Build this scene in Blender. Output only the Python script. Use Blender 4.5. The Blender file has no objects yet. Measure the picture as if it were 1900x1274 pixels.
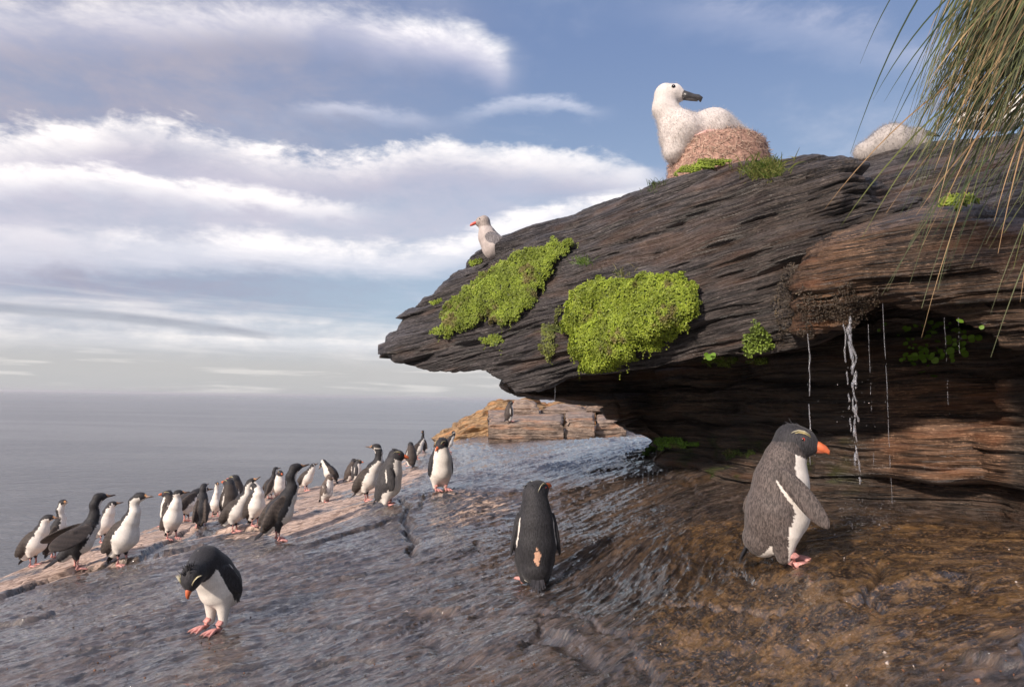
import bpy, math, random
import numpy as np
from mathutils import Vector, Matrix
from mathutils.bvhtree import BVHTree

random.seed(7)
rng = np.random.default_rng(7)
scene = bpy.context.scene
COL = scene.collection

# ------------------------------------------------------------------ camera
W0, H0, F = 1900.0, 1274.0, 1200.0
CAM = np.array([0.0, 0.0, 1.0])
PITCH, ROLL = math.atan(104 / 1200), math.radians(1.05)
Rm = Matrix.Rotation(math.pi / 2 + PITCH, 3, 'X') @ Matrix.Rotation(ROLL, 3, 'Z')
cam_data = bpy.data.cameras.new('camera')
cam_data.sensor_width = 36.0
cam_data.lens = F / W0 * 36.0
cam_data.clip_start = 0.05
cam_data.clip_end = 20000
cam = bpy.data.objects.new('camera', cam_data)
COL.objects.link(cam)
cam.matrix_world = Matrix.Translation(Vector(CAM)) @ Rm.to_4x4()
scene.camera = cam
R = np.array(Rm)


def at(px, py, d):
    """photo position at a distance along the view axis -> point in the place"""
    px, py, d = np.broadcast_arrays(np.asarray(px, float), np.asarray(py, float), np.asarray(d, float))
    v = np.stack([(px - W0 / 2) / F * d, -(py - H0 / 2) / F * d, -d], -1)
    return v @ R.T + CAM


def proj(p):
    v = (np.asarray(p) - CAM) @ R
    d = -v[..., 2]
    return W0 / 2 + v[..., 0] / d * F, H0 / 2 - v[..., 1] / d * F, d


def ray(px, py):
    v = np.array([(px - W0 / 2) / F, -(py - H0 / 2) / F, -1.0]) @ R.T
    return v / np.linalg.norm(v)


# ------------------------------------------------------------------ light and exposure
SUN_EL = math.radians(27)
sun_h = np.array([-0.68, -0.73])
sun_h /= np.linalg.norm(sun_h)
sd = Vector((sun_h[0] * math.cos(SUN_EL), sun_h[1] * math.cos(SUN_EL), math.sin(SUN_EL)))
sun_data = bpy.data.lights.new('sun', 'SUN')
sun_data.energy = 3.8
sun_data.angle = math.radians(4.0)
sun_data.color = (1.0, 0.86, 0.74)
sun = bpy.data.objects.new('sun', sun_data)
sun.rotation_euler = sd.to_track_quat('Z', 'Y').to_euler()
COL.objects.link(sun)
scene.view_settings.view_transform = 'Standard'
scene.view_settings.look = 'None'
scene.view_settings.exposure = 0.50
scene.view_settings.gamma = 1.0
scene.view_settings.use_curve_mapping = False


# ------------------------------------------------------------------ node helpers
def nd(t, kind, ins=None, **props):
    n = t.nodes.new(kind)
    for k, v in props.items():
        setattr(n, k, v)
    for k, v in (ins or {}).items():
        s = n.inputs[k]
        if isinstance(v, bpy.types.NodeSocket):
            t.links.new(v, s)
        elif isinstance(v, bpy.types.Node):
            t.links.new(v.outputs[0], s)
        else:
            s.default_value = v
    return n


def mth(t, op, a, b=0.0, c=0.0, clamp=False):
    n = nd(t, 'ShaderNodeMath', {0: a, 1: b, 2: c}, operation=op)
    n.use_clamp = clamp
    return n.outputs[0]


def sstep(t, v, lo, hi, a=0.0, b=1.0):
    return nd(t, 'ShaderNodeMapRange', {0: v, 1: lo, 2: hi, 3: a, 4: b}, interpolation_type='SMOOTHSTEP').outputs[0]


def mix(t, fac, a, b, mode='MIX'):
    n = nd(t, 'ShaderNodeMix', {0: fac, 6: a, 7: b}, data_type='RGBA', blend_type=mode)
    return n.outputs[2]


def c4(c, g=1.0):
    return (c[0] * g, c[1] * g, c[2] * g, 1.0)


def noise(t, vec, scale, detail=4, rough=0.55, dist=0.0):
    return nd(t, 'ShaderNodeTexNoise', {'Vector': vec, 'Scale': scale, 'Detail': detail, 'Roughness': rough, 'Distortion': dist}).outputs[0]


def scaled(t, vec, s, rot=(0, 0, 0)):
    return nd(t, 'ShaderNodeMapping', {'Vector': vec, 'Scale': s, 'Rotation': rot}).outputs[0]


# ------------------------------------------------------------------ sky
world = bpy.data.worlds.new('World')
scene.world = world
world.use_nodes = True
wt = world.node_tree
wt.nodes.clear()
tc = nd(wt, 'ShaderNodeTexCoord')
sep = nd(wt, 'ShaderNodeSeparateXYZ', {0: tc.outputs['Generated']})
sx, sy, sz = sep.outputs
skyn = nd(wt, 'ShaderNodeTexSky', sky_type='NISHITA', sun_disc=False)
skyn.sun_elevation = SUN_EL
skyn.sun_rotation = math.atan2(sun_h[0], sun_h[1])
skyn.dust_density = 1.2
skyn.ozone_density = 2.0
azi = mth(wt, 'ARCTAN2', sx, sy)
hor = mth(wt, 'SQRT', mth(wt, 'ADD', mth(wt, 'MULTIPLY', sx, sx), mth(wt, 'MULTIPLY', sy, sy)))
elv = mth(wt, 'DIVIDE', sz, mth(wt, 'MAXIMUM', hor, 0.02))          # tan(elevation)
zz = mth(wt, 'ADD', mth(wt, 'MAXIMUM', sz, 0.0), 0.10)
pl = nd(wt, 'ShaderNodeCombineXYZ', {0: mth(wt, 'DIVIDE', sx, zz), 1: mth(wt, 'DIVIDE', sy, zz), 2: 0.0}).outputs[0]
n_big = noise(wt, scaled(wt, pl, (1.0, 1.0, 1.0)), 1.3, 7, 0.60, 0.2)
n_fine = noise(wt, scaled(wt, pl, (1.0, 1.2, 1.0), (0, 0, 0.25)), 3.6, 8, 0.60, 0.1)
dirv = scaled(wt, tc.outputs['Generated'], (1.0, 1.0, 2.4))
n_puff = noise(wt, dirv, 7.0, 10, 0.64, 0.25)
n_puff2 = noise(wt, dirv, 26.0, 6, 0.6, 0.0)
n_strk = noise(wt, scaled(wt, tc.outputs['Generated'], (1.0, 1.0, 16.0)), 4.0, 6, 0.6, 0.3)
u01 = mth(wt, 'DIVIDE', mth(wt, 'ADD', azi, 1.2), 2.4, clamp=True)


def sky_ae(px, py):
    r = ray(px, py)
    return math.atan2(r[0], r[1]), r[2] / math.hypot(r[0], r[1])


def fcurve(pts):
    """pts: (x in 0..1, y in 0..1) along azimuth"""
    n = nd(wt, 'ShaderNodeFloatCurve', {'Factor': 1.0, 'Value': u01})
    cm = n.mapping
    cm.use_clip = False
    c = cm.curves[0]
    pts = sorted(pts)
    c.points[0].location = pts[0]
    c.points[1].location = pts[-1]
    for p in pts[1:-1]:
        c.points.new(*p)
    cm.update()
    return n.outputs[0]


def az01(px, py=400):
    return (sky_ae(px, py)[0] + 1.2) / 2.4


nw = mth(wt, 'SUBTRACT', mth(wt, 'ADD', mth(wt, 'MULTIPLY', n_puff, 0.75), mth(wt, 'MULTIPLY', n_puff2, 0.25)), 0.5)
ns = mth(wt, 'SUBTRACT', n_strk, 0.5)
S = 10.0   # cloud radiance before the 0.1 background strength


def band(col, top, amp, thick, ctop, cbot, warp=0.12, soft=0.25, streak=0.0, fill=0.6):
    tcur = fcurve([(az01(x, y), sky_ae(x, y)[1]) for x, y in top])
    acur = fcurve([(az01(x), a) for x, a in amp])
    th = thick / 1200.0
    x = mth(wt, 'SUBTRACT', tcur, elv)
    x = mth(wt, 'ADD', x, mth(wt, 'MULTIPLY', nw, warp))
    if streak:
        x = mth(wt, 'ADD', x, mth(wt, 'MULTIPLY', ns, streak))
    x = mth(wt, 'DIVIDE', x, th)
    den = mth(wt, 'MULTIPLY', sstep(wt, x, 0.0, soft), sstep(wt, x, fill, 1.0, 1.0, 0.0))
    tex = sstep(wt, mth(wt, 'ADD', n_puff, mth(wt, 'MULTIPLY', n_fine, 0.5)), 0.60, 0.90, 0.62, 1.0)
    den = mth(wt, 'MULTIPLY', mth(wt, 'MULTIPLY', den, tex), acur, clamp=True)
    cc = mix(wt, sstep(wt, mth(wt, 'ADD', x, mth(wt, 'MULTIPLY', nw, -2.2)), 0.0, 0.85), c4(ctop, S), c4(cbot, S))
    return mix(wt, den, col, cc)


blue = mix(wt, 0.74, skyn.outputs[0], mix(wt, sstep(wt, elv, 0.02, 0.62), c4((0.34, 0.42, 0.50), S), c4((0.150, 0.210, 0.37), S)))
col = blue
LAV, WHT, GRY = (0.36, 0.36, 0.49), (0.92, 0.87, 0.84), (0.41, 0.39, 0.47)
# general cloud: thin wisps everywhere, thicker away from the open blue
gen = mth(wt, 'MULTIPLY', sstep(wt, n_big, 0.50, 0.72), 0.30)
side = mth(wt, 'MAXIMUM', sstep(wt, mth(wt, 'ABSOLUTE', azi), 0.85, 1.3), sstep(wt, elv, 0.75, 1.1))
gen = mth(wt, 'MAXIMUM', gen, mth(wt, 'MULTIPLY', sstep(wt, n_big, 0.40, 0.62), mth(wt, 'MULTIPLY', side, 0.8)))
col = mix(wt, gen, col, c4((0.62, 0.61, 0.68), S))
# lavender sheet, upper left
col = band(col, [(-300, -700), (2000, -700)], [(-600, 0.9), (0, 0.88), (350, 0.75), (600, 0.45), (850, 0.15), (1000, 0.0), (1900, 0.0)],
           1120, (0.36, 0.33, 0.38), (0.27, 0.27, 0.36), warp=0.10, soft=0.1, fill=0.80)
col = band(col, [(-300, -60), (0, -40), (300, -30), (600, -20), (750, 6), (860, 22), (930, 60), (1000, 90)],
           [(-600, 0.6), (0, 0.55), (300, 0.7), (600, 0.75), (740, 0.95), (880, 0.95), (935, 0.5), (990, 0.0), (1900, 0.0)],
           150, (0.92, 0.88, 0.86), (0.50, 0.48, 0.58), warp=0.10, soft=0.4, fill=0.35)
# grey lilac body under the white banks
col = band(col, [(-300, 260), (0, 255), (400, 262), (900, 290), (1400, 300), (1900, 330)],
           [(-600, 0.85), (0, 0.85), (500, 0.8), (800, 0.62), (1100, 0.45), (1300, 0.2), (1500, 0.05), (1900, 0.05)],
           245, (0.47, 0.45, 0.53), (0.50, 0.50, 0.57), warp=0.12, soft=0.2, fill=0.75)
col = band(col, [(-300, 215), (0, 225), (150, 215), (250, 203), (400, 232), (520, 262), (650, 272), (800, 248), (950, 262), (1100, 276), (1300, 330), (1900, 360)],
           [(-600, 0.95), (0, 0.95), (600, 0.95), (850, 0.85), (1000, 0.8), (1180, 0.5), (1300, 0.0), (1900, 0.0)],
           118, WHT, GRY, warp=0.15, soft=0.30, fill=0.45)
col = band(col, [(-300, 320), (0, 300), (150, 298), (300, 318), (500, 350), (650, 362), (760, 372)],
           [(-600, 0.9), (0, 0.9), (500, 0.85), (640, 0.7), (760, 0.0), (1900, 0.0)],
           74, WHT, (0.55, 0.54, 0.60), warp=0.11, soft=0.4, fill=0.45)
col = band(col, [(-300, 400), (200, 408), (400, 416), (600, 430), (800, 436), (1000, 370), (1200, 350)],
           [(-600, 0.5), (0, 0.3), (200, 0.5), (400, 0.9), (900, 0.95), (1150, 0.9), (1300, 0.2), (1900, 0.0)],
           92, WHT, (0.60, 0.60, 0.66), warp=0.08, soft=0.4, fill=0.45, streak=0.03)
# small puff in the open blue, wisps top right
col = band(col, [(860, 190), (960, 172), (1060, 180), (1120, 190)], [(-600, 0.0), (800, 0.0), (930, 0.55), (1060, 0.5), (1160, 0.0), (1900, 0.0)],
           52, (0.75, 0.74, 0.80), (0.5, 0.52, 0.62), warp=0.09, soft=0.5, fill=0.4)
col = band(col, [(600, 180), (700, 185), (800, 200)], [(-600, 0.0), (480, 0.0), (650, 0.55), (760, 0.4), (900, 0.0), (1900, 0.0)],
           60, (0.62, 0.62, 0.70), (0.45, 0.47, 0.58), warp=0.09, soft=0.5, fill=0.4)
col = band(col, [(1150, -60), (1400, -40), (1600, 0), (1800, 60)], [(-600, 0.0), (1050, 0.0), (1350, 0.42), (1600, 0.5), (1700, 0.45), (1900, 0.3)],
           150, (0.62, 0.60, 0.68), (0.40, 0.43, 0.56), warp=0.16, soft=0.6, fill=0.4)
# low sky: streaky white, dark stripe, grey green foot
col = band(col, [(-300, 512), (0, 520), (200, 528), (450, 560), (700, 575), (1000, 590)], [(-600, 0.8), (0, 0.85), (1900, 0.8)],
           150, (0.70, 0.68, 0.68), (0.46, 0.46, 0.49), warp=0.02, soft=0.35, streak=0.06, fill=0.8)
col = band(col, [(-300, 585), (0, 600), (400, 612), (700, 622), (1000, 640)], [(-600, 0.7), (0, 0.6), (500, 0.9), (1900, 0.9)],
           40, (0.80, 0.76, 0.73), (0.6, 0.6, 0.63), warp=0.02, soft=0.4, streak=0.04, fill=0.5)
col = band(col, [(-300, 530), (0, 556), (200, 572), (400, 596), (545, 616), (700, 625)], [(-600, 0.9), (0, 0.9), (300, 0.9), (500, 0.7), (560, 0.0), (1900, 0.0)],
           24, (0.22, 0.24, 0.30), (0.30, 0.32, 0.37), warp=0.008, soft=0.4, streak=0.006, fill=0.6)
foot = mth(wt, 'MULTIPLY', sstep(wt, elv, 0.035, 0.085, 1.0, 0.0), 0.88)
col = mix(wt, foot, col, mix(wt, sstep(wt, n_strk, 0.50, 0.62), c4((0.40, 0.395, 0.39), S), c4((0.54, 0.52, 0.50), S)))
bg = nd(wt, 'ShaderNodeBackground', {'Color': col, 'Strength': 0.1})
wo = nd(wt, 'ShaderNodeOutputWorld', {'Surface': bg})

# ------------------------------------------------------------------ numpy noise
perm = rng.permutation(256)
perm = np.concatenate([perm, perm, perm])
grad = rng.normal(size=(256, 3))
grad /= np.linalg.norm(grad, axis=1)[:, None]


def perlin(p):
    p = np.asarray(p, float)
    i = np.floor(p).astype(int)
    f = p - i
    i &= 255
    w = f * f * f * (f * (f * 6 - 15) + 10)
    out = 0
    for a in (0, 1):
        wx = w[..., 0] if a else 1 - w[..., 0]
        for b in (0, 1):
            wy = w[..., 1] if b else 1 - w[..., 1]
            for c in (0, 1):
                wz = w[..., 2] if c else 1 - w[..., 2]
                h = perm[(perm[(perm[(i[..., 0] + a) & 255] + i[..., 1] + b) & 255] + i[..., 2] + c) & 255]
                g = grad[h]
                d = g[..., 0] * (f[..., 0] - a) + g[..., 1] * (f[..., 1] - b) + g[..., 2] * (f[..., 2] - c)
                out = out + wx * wy * wz * d
    return out


def fbm(p, octv=4, gain=0.5):
    p = np.asarray(p, float)
    s, a, k = 0, 1.0, 1.0
    for o in range(octv):
        s = s + a * perlin(p * k + o * 17.3)
        a *= gain
        k *= 2.03
    return s


def ss(x, a, b):
    t = np.clip((x - a) / (b - a), 0, 1)
    return t * t * (3 - 2 * t)


# ------------------------------------------------------------------ mesh helpers
def mesh_obj(name, verts, faces, mat, parent=None, smooth=True, color=None, attrs=None):
    verts = np.asarray(verts, np.float32)
    me = bpy.data.meshes.new(name)
    if isinstance(faces, np.ndarray):
        k = faces.shape[1]
        me.vertices.add(len(verts))
        me.vertices.foreach_set('co', verts.ravel())
        me.loops.add(faces.size)
        me.loops.foreach_set('vertex_index', faces.ravel().astype(np.int32))
        me.polygons.add(len(faces))
        me.polygons.foreach_set('loop_start', np.arange(0, faces.size, k, dtype=np.int32))
        me.update(calc_edges=True)
    else:
        me.from_pydata(verts.tolist(), [], faces)
    me.polygons.foreach_set('use_smooth', np.full(len(me.polygons), smooth))
    if color is not None:
        ca = me.color_attributes.new('Col', 'FLOAT_COLOR', 'POINT')
        c = np.ones((len(verts), 4), np.float32)
        c[:, :3] = color
        ca.data.foreach_set('color', c.ravel())
    for k_, v in (attrs or {}).items():
        a = me.attributes.new(k_, 'FLOAT_VECTOR', 'POINT')
        a.data.foreach_set('vector', np.asarray(v, np.float32).ravel())
    me.materials.append(mat)
    me.update()
    o = bpy.data.objects.new(name, me)
    COL.objects.link(o)
    if parent is not None:
        o.parent = parent
    return o


def tag(o, label=None, cat=None, group=None, kind=None):
    if label:
        o['label'] = label
    if cat:
        o['category'] = cat
    if group:
        o['group'] = group
    if kind:
        o['kind'] = kind
    return o


def empty(name, loc, rz=0.0, scale=1.0):
    o = bpy.data.objects.new(name, None)
    o.empty_display_size = 0.1
    o.location = loc
    o.rotation_euler = (0, 0, rz)
    o.scale = (scale,) * 3
    COL.objects.link(o)
    return o


def grid_faces(n, m, wrap=False):
    i = np.arange(n - 1)[:, None]
    j = np.arange(m if wrap else m - 1)[None, :]
    j2 = (j + 1) % m
    return np.stack([i * m + j, (i + 1) * m + j, (i + 1) * m + j2, i * m + j2], -1).reshape(-1, 4)


def vnormals(V, Fq):
    n = np.zeros_like(V)
    fn = np.cross(V[Fq[:, 2]] - V[Fq[:, 0]], V[Fq[:, 3]] - V[Fq[:, 1]])
    for k in range(4):
        for c in range(3):
            n[:, c] += np.bincount(Fq[:, k], fn[:, c], len(V))
    l = np.linalg.norm(n, axis=1)
    return n / np.maximum(l, 1e-12)[:, None]


class MB:
    """collects pieces for ONE mesh, with colour per vertex"""
    def __init__(s):
        s.v, s.f, s.c = [], [], []

    def add(s, v, f, c=(1, 1, 1)):
        o = len(s.v)
        s.v.extend([tuple(map(float, q)) for q in v])
        s.f.extend([tuple(o + i for i in q) for q in f])
        s.c.extend([tuple(c)] * len(v) if np.ndim(c) == 1 else [tuple(q) for q in c])

    def tube(s, pts, rad, n=8, c=(1, 1, 1), flat=1.0, up=None, cols=None):
        pts = np.asarray(pts, float)
        m = len(pts)
        T = np.gradient(pts, axis=0)
        T /= np.maximum(np.linalg.norm(T, axis=1), 1e-9)[:, None]
        u = np.array(up if up is not None else (0.0, 0.0, 1.0), float)
        vs, cs = [], []
        for i in range(m):
            a = np.cross(T[i], u)
            if np.linalg.norm(a) < 1e-3:
                a = np.cross(T[i], (1, 0, 0.1))
            a /= np.linalg.norm(a)
            b = np.cross(a, T[i])
            for k in range(n):
                th = 2 * math.pi * k / n
                vs.append(pts[i] + rad[i] * (a * math.cos(th) + b * math.sin(th) * flat))
                cs.append(cols[i] if cols is not None else c)
        fs = [(i * n + k, i * n + (k + 1) % n, (i + 1) * n + (k + 1) % n, (i + 1) * n + k) for i in range(m - 1) for k in range(n)]
        fs.append(tuple(range(n - 1, -1, -1)))
        fs.append(tuple((m - 1) * n + k for k in range(n)))
        s.add(vs, fs, cs)

    def blade(s, pts, wid, side, c=(1, 1, 1), thick=0.0):
        pts = np.asarray(pts, float)
        side = np.asarray(side, float)
        m = len(pts)
        L = [p + side * w for p, w in zip(pts, wid)]
        Rr = [p - side * w for p, w in zip(pts, wid)]
        s.add(L + Rr, [(i, i + 1, m + i + 1, m + i) for i in range(m - 1)], c)

    def build(s, name, mat, parent=None, smooth=True):
        return mesh_obj(name, np.array(s.v), s.f, mat, parent, smooth, np.array(s.c, float))


# ------------------------------------------------------------------ materials
def mat_new(name):
    m = bpy.data.materials.new(name)
    m.use_nodes = True
    t = m.node_tree
    t.nodes.clear()
    b = nd(t, 'ShaderNodeBsdfPrincipled')
    nd(t, 'ShaderNodeOutputMaterial', {'Surface': b})
    return m, t, b


def attr(t, name='Col'):
    return nd(t, 'ShaderNodeAttribute', attribute_name=name)


def setb(t, b, **kw):
    names = {'col': 'Base Color', 'rough': 'Roughness', 'spec': 'Specular IOR Level', 'nrm': 'Normal', 'ior': 'IOR', 'trans': 'Transmission Weight',
             'alpha': 'Alpha', 'sub': 'Subsurface Weight', 'coat': 'Coat Weight', 'coatr': 'Coat Roughness', 'sheen': 'Sheen Weight'}
    for k, v in kw.items():
        s = b.inputs[names[k]]
        if isinstance(v, bpy.types.NodeSocket):
            t.links.new(v, s)
        else:
            s.default_value = v


def bump(t, h, strength, dist, nrm=None):
    ins = {'Height': h, 'Strength': strength, 'Distance': dist}
    if nrm is not None:
        ins['Normal'] = nrm
    return nd(t, 'ShaderNodeBump', ins).outputs[0]


def rock_mat(name, dark, mid, light, wet=0.5, lam=70.0, speck=0.1):
    m, t, b = mat_new(name)
    lamv = attr(t, 'lam').outputs['Vector']
    L1 = noise(t, scaled(t, lamv, (3.5, 3.5, lam)), 1.0, 5, 0.6, 0.3)
    L2 = noise(t, scaled(t, lamv, (9, 9, lam * 4)), 1.0, 4, 0.65, 0.2)
    G = noise(t, scaled(t, lamv, (1, 1, 1)), 2.2, 5, 0.6)
    Fn = noise(t, scaled(t, lamv, (1, 1, 1.6)), 55, 4, 0.7)
    c = mix(t, sstep(t, mth(t, 'ADD', mth(t, 'MULTIPLY', L1, 0.6), mth(t, 'MULTIPLY', L2, 0.4)), 0.42, 0.58), c4(dark), c4(mid))
    c = mix(t, mth(t, 'MULTIPLY', sstep(t, mth(t, 'ADD', mth(t, 'MULTIPLY', L2, 0.6), mth(t, 'MULTIPLY', Fn, 0.4)), 0.53, 0.61), sstep(t, G, 0.42, 0.62, 0.35, 0.9)), c, c4(light))
    # warm rusty bands
    rust = mth(t, 'MULTIPLY', sstep(t, noise(t, scaled(t, lamv, (1.2, 1.2, 7)), 1.3, 3), 0.52, 0.66), 0.5)
    c = mix(t, rust, c, c4((mid[0] * 1.5, mid[1] * 1.05, mid[2] * 0.75)))
    # attribute Col multiplies local stains, and the sunlight painted on the recess wall
    c = mix(t, 1.0, c, attr(t, 'Col').outputs['Color'], 'MULTIPLY')
    h = mth(t, 'ADD', mth(t, 'MULTIPLY', L1, 1.0), mth(t, 'ADD', mth(t, 'MULTIPLY', L2, 0.7), mth(t, 'MULTIPLY', Fn, 0.45)))
    r = sstep(t, mth(t, 'ADD', G, mth(t, 'MULTIPLY', L1, 0.3)), 0.45, 0.85, 0.75 - 0.5 * wet, 0.9 - 0.3 * wet)
    setb(t, b, col=c, rough=r, nrm=bump(t, h, 1.0, 0.045), spec=0.6)
    return m


M = {}
M['overhang'] = rock_mat('overhang_rock', (0.025, 0.022, 0.023), (0.120, 0.105, 0.104), (0.30, 0.27, 0.265), wet=0.85)
M['recess'] = rock_mat('recess_rock', (0.020, 0.014, 0.011), (0.110, 0.076, 0.055), (0.32, 0.235, 0.175), wet=0.9)
M['tan'] = rock_mat('tan_rock', (0.16, 0.095, 0.045), (0.40, 0.25, 0.12), (0.58, 0.46, 0.34), wet=0.0, lam=14)
M['block'] = rock_mat('block_rock', (0.17, 0.125, 0.10), (0.36, 0.27, 0.21), (0.50, 0.41, 0.34), wet=0.25, lam=14)


# ground: wet dark rock, dry pink ridge, ochre algae; masks in Col (r = dry, g = ochre, b = dark)
def make_ground_mat():
    m, t, b = mat_new('ground_rock')
    geo = nd(t, 'ShaderNodeNewGeometry')
    pos = geo.outputs['Position']
    a = nd(t, 'ShaderNodeSeparateColor', {0: attr(t, 'Col').outputs['Color']})
    dry, och, drk = a.outputs
    lam = attr(t, 'lam').outputs['Vector']      # flow coordinates: x along the grain, y across it
    g1 = noise(t, scaled(t, lam, (3.5, 14, 1)), 1.0, 7, 0.66, 1.2)
    g2 = noise(t, scaled(t, lam, (14, 42, 1)), 1.0, 6, 0.66, 1.2)
    g3 = noise(t, scaled(t, lam, (1, 1, 1)), 1.6, 5, 0.6)
    g4 = noise(t, scaled(t, pos, (1, 1, 1)), 95.0, 4, 0.65, 0.5)
    g5 = noise(t, scaled(t, lam, (1, 1.6, 1)), 7.0, 7, 0.68, 1.0)
    vein = sstep(t, mth(t, 'ABSOLUTE', mth(t, 'SUBTRACT', g5, 0.5)), 0.0, 0.035, 1.0, 0.0)
    g6 = noise(t, pos, 8.0, 8, 0.7, 1.6)
    wetc = mix(t, sstep(t, mth(t, 'ADD', mth(t, 'MULTIPLY', g1, 0.5), mth(t, 'MULTIPLY', g2, 0.5)), 0.43, 0.58), c4((0.016, 0.012, 0.010)), c4((0.098, 0.073, 0.060)))
    wetc = mix(t, mth(t, 'MULTIPLY', sstep(t, g2, 0.56, 0.64), 0.6), wetc, c4((0.16, 0.12, 0.10)))
    wetc = mix(t, mth(t, 'MULTIPLY', sstep(t, mth(t, 'ADD', mth(t, 'MULTIPLY', g3, 0.5), mth(t, 'MULTIPLY', g6, 0.5)), 0.50, 0.60), 0.5), wetc, c4((0.12, 0.07, 0.035)))
    dryc = mix(t, sstep(t, mth(t, 'ADD', mth(t, 'MULTIPLY', g1, 0.6), mth(t, 'MULTIPLY', g2, 0.4)), 0.43, 0.56), c4((0.20, 0.135, 0.105)), c4((0.54, 0.40, 0.32)))
    dryc = mix(t, sstep(t, g2, 0.58, 0.70), dryc, c4((0.64, 0.53, 0.48)))
    dryc = mix(t, sstep(t, g5, 0.60, 0.66, 0, 0.7), dryc, c4((0.16, 0.10, 0.08)))
    ochc = mix(t, sstep(t, mth(t, 'ADD', mth(t, 'MULTIPLY', g6, 0.65), mth(t, 'ADD', mth(t, 'MULTIPLY', g2, 0.10), mth(t, 'MULTIPLY', g5, 0.25))), 0.46, 0.58), c4((0.022, 0.015, 0.011)), c4((0.150, 0.085, 0.034)))
    ochc = mix(t, sstep(t, g4, 0.50, 0.66, 0, 0.7), ochc, c4((0.30, 0.175, 0.080)))
    wig = mth(t, 'MULTIPLY', mth(t, 'SUBTRACT', mth(t, 'ADD', mth(t, 'MULTIPLY', g1, 0.6), mth(t, 'MULTIPLY', g2, 0.4)), 0.5), 1.6)
    c = mix(t, sstep(t, mth(t, 'ADD', och, wig), 0.25, 0.75), wetc, ochc)
    fd = sstep(t, mth(t, 'ADD', dry, wig), 0.35, 0.62)
    c = mix(t, fd, c, dryc)
    c = mix(t, mth(t, 'MULTIPLY', drk, 0.85), c, c4((0.012, 0.009, 0.008)))
    h = mth(t, 'ADD', mth(t, 'ADD', mth(t, 'MULTIPLY', g1, 0.8), mth(t, 'MULTIPLY', g5, 0.5)), mth(t, 'ADD', mth(t, 'MULTIPLY', g2, 0.5), mth(t, 'MULTIPLY', g4, 0.15)))
    rw = sstep(t, g3, 0.35, 0.65, 0.28, 0.42)
    r = nd(t, 'ShaderNodeMix', {0: fd, 2: rw, 3: 0.85}).outputs[0]
    wetn = bump(t, h, 1.0, 0.010)
    setb(t, b, col=c, rough=r, nrm=wetn, spec=0.62)
    # thin film of water over the wet rock
    rip = mth(t, 'ADD', noise(t, scaled(t, lam, (4.5, 17, 1)), 1.0, 1.5, 0.5, 1.4), mth(t, 'MULTIPLY', noise(t, scaled(t, lam, (15, 40, 1)), 1.0, 1.0, 0.5, 1.0), 0.28))
    rip = mth(t, 'ADD', rip, mth(t, 'MULTIPLY', vein, 0.06))
    cw = nd(t, 'ShaderNodeMix', {0: fd, 2: 1.0, 3: 0.0}).outputs[0]
    setb(t, b, coat=cw, coatr=0.03)
    b.inputs['Coat IOR'].default_value = 1.6
    t.links.new(bump(t, rip, 1.0, 0.030), b.inputs['Coat Normal'])
    return m


M['ground'] = make_ground_mat()


def make_water():
    m, t, b = mat_new('sea_water')
    pos = nd(t, 'ShaderNodeNewGeometry').outputs['Position']
    n1 = noise(t, scaled(t, pos, (0.5, 1.4, 1), (0, 0, 0.2)), 1.0, 6, 0.62, 0.6)
    n2 = noise(t, scaled(t, pos, (2.2, 5.5, 1), (0, 0, -0.2)), 1.0, 5, 0.6, 0.5)
    n3 = noise(t, scaled(t, pos, (0.02, 0.10, 1), (0, 0, 0.1)), 1.0, 4, 0.6, 0.3)
    h = mth(t, 'ADD', mth(t, 'MULTIPLY', n1, 1.0), mth(t, 'MULTIPLY', n2, 0.3))
    cc = mix(t, sstep(t, n3, 0.4, 0.65), c4((0.14, 0.14, 0.15)), c4((0.20, 0.20, 0.205)))
    setb(t, b, col=cc, rough=0.2, ior=1.33, nrm=bump(t, h, 0.8, 0.42), spec=0.5)
    return m


M['water'] = make_water()


def feather_mat(name, scale=(170, 170, 45), strength=0.5, rough=0.65, dist=0.004, contrast=0.45):
    """plumage: the painted pattern with lengthwise feather texture, calmer on white than on dark parts"""
    m, t, b = mat_new(name)
    ob = nd(t, 'ShaderNodeTexCoord').outputs['Object']
    n = noise(t, scaled(t, ob, scale), 1.0, 3, 0.6, 0.6)
    big = noise(t, ob, 14, 4, 0.6)
    c = attr(t).outputs['Color']
    lum = nd(t, 'ShaderNodeRGBToBW', {0: c}).outputs[0]
    wh = sstep(t, lum, 0.15, 0.5)
    f = sstep(t, n, 0.35, 0.66, 1 - contrast, 1 + contrast * 0.7)
    f = nd(t, 'ShaderNodeMix', {0: wh, 2: f, 3: sstep(t, n, 0.3, 0.7, 0.92, 1.05)}).outputs[0]
    f = mth(t, 'MULTIPLY', f, sstep(t, big, 0.35, 0.65, 0.9, 1.08))
    v = nd(t, 'ShaderNodeVectorMath', {0: c, 3: f}, operation='SCALE').outputs[0]
    st = nd(t, 'ShaderNodeMix', {0: wh, 2: strength, 3: strength * 0.3}).outputs[0]
    setb(t, b, col=v, rough=rough, nrm=bump(t, n, st, dist), spec=0.35, sheen=0.1)
    return m


M['feather'] = feather_mat('feathers')
M['feather_near'] = feather_mat('coarse_feathers', (260, 260, 62), 0.6, 0.62, 0.005, 0.60)
M['down'] = feather_mat('down', (130, 130, 90), 0.5, 0.9, 0.004, 0.12)


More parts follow.
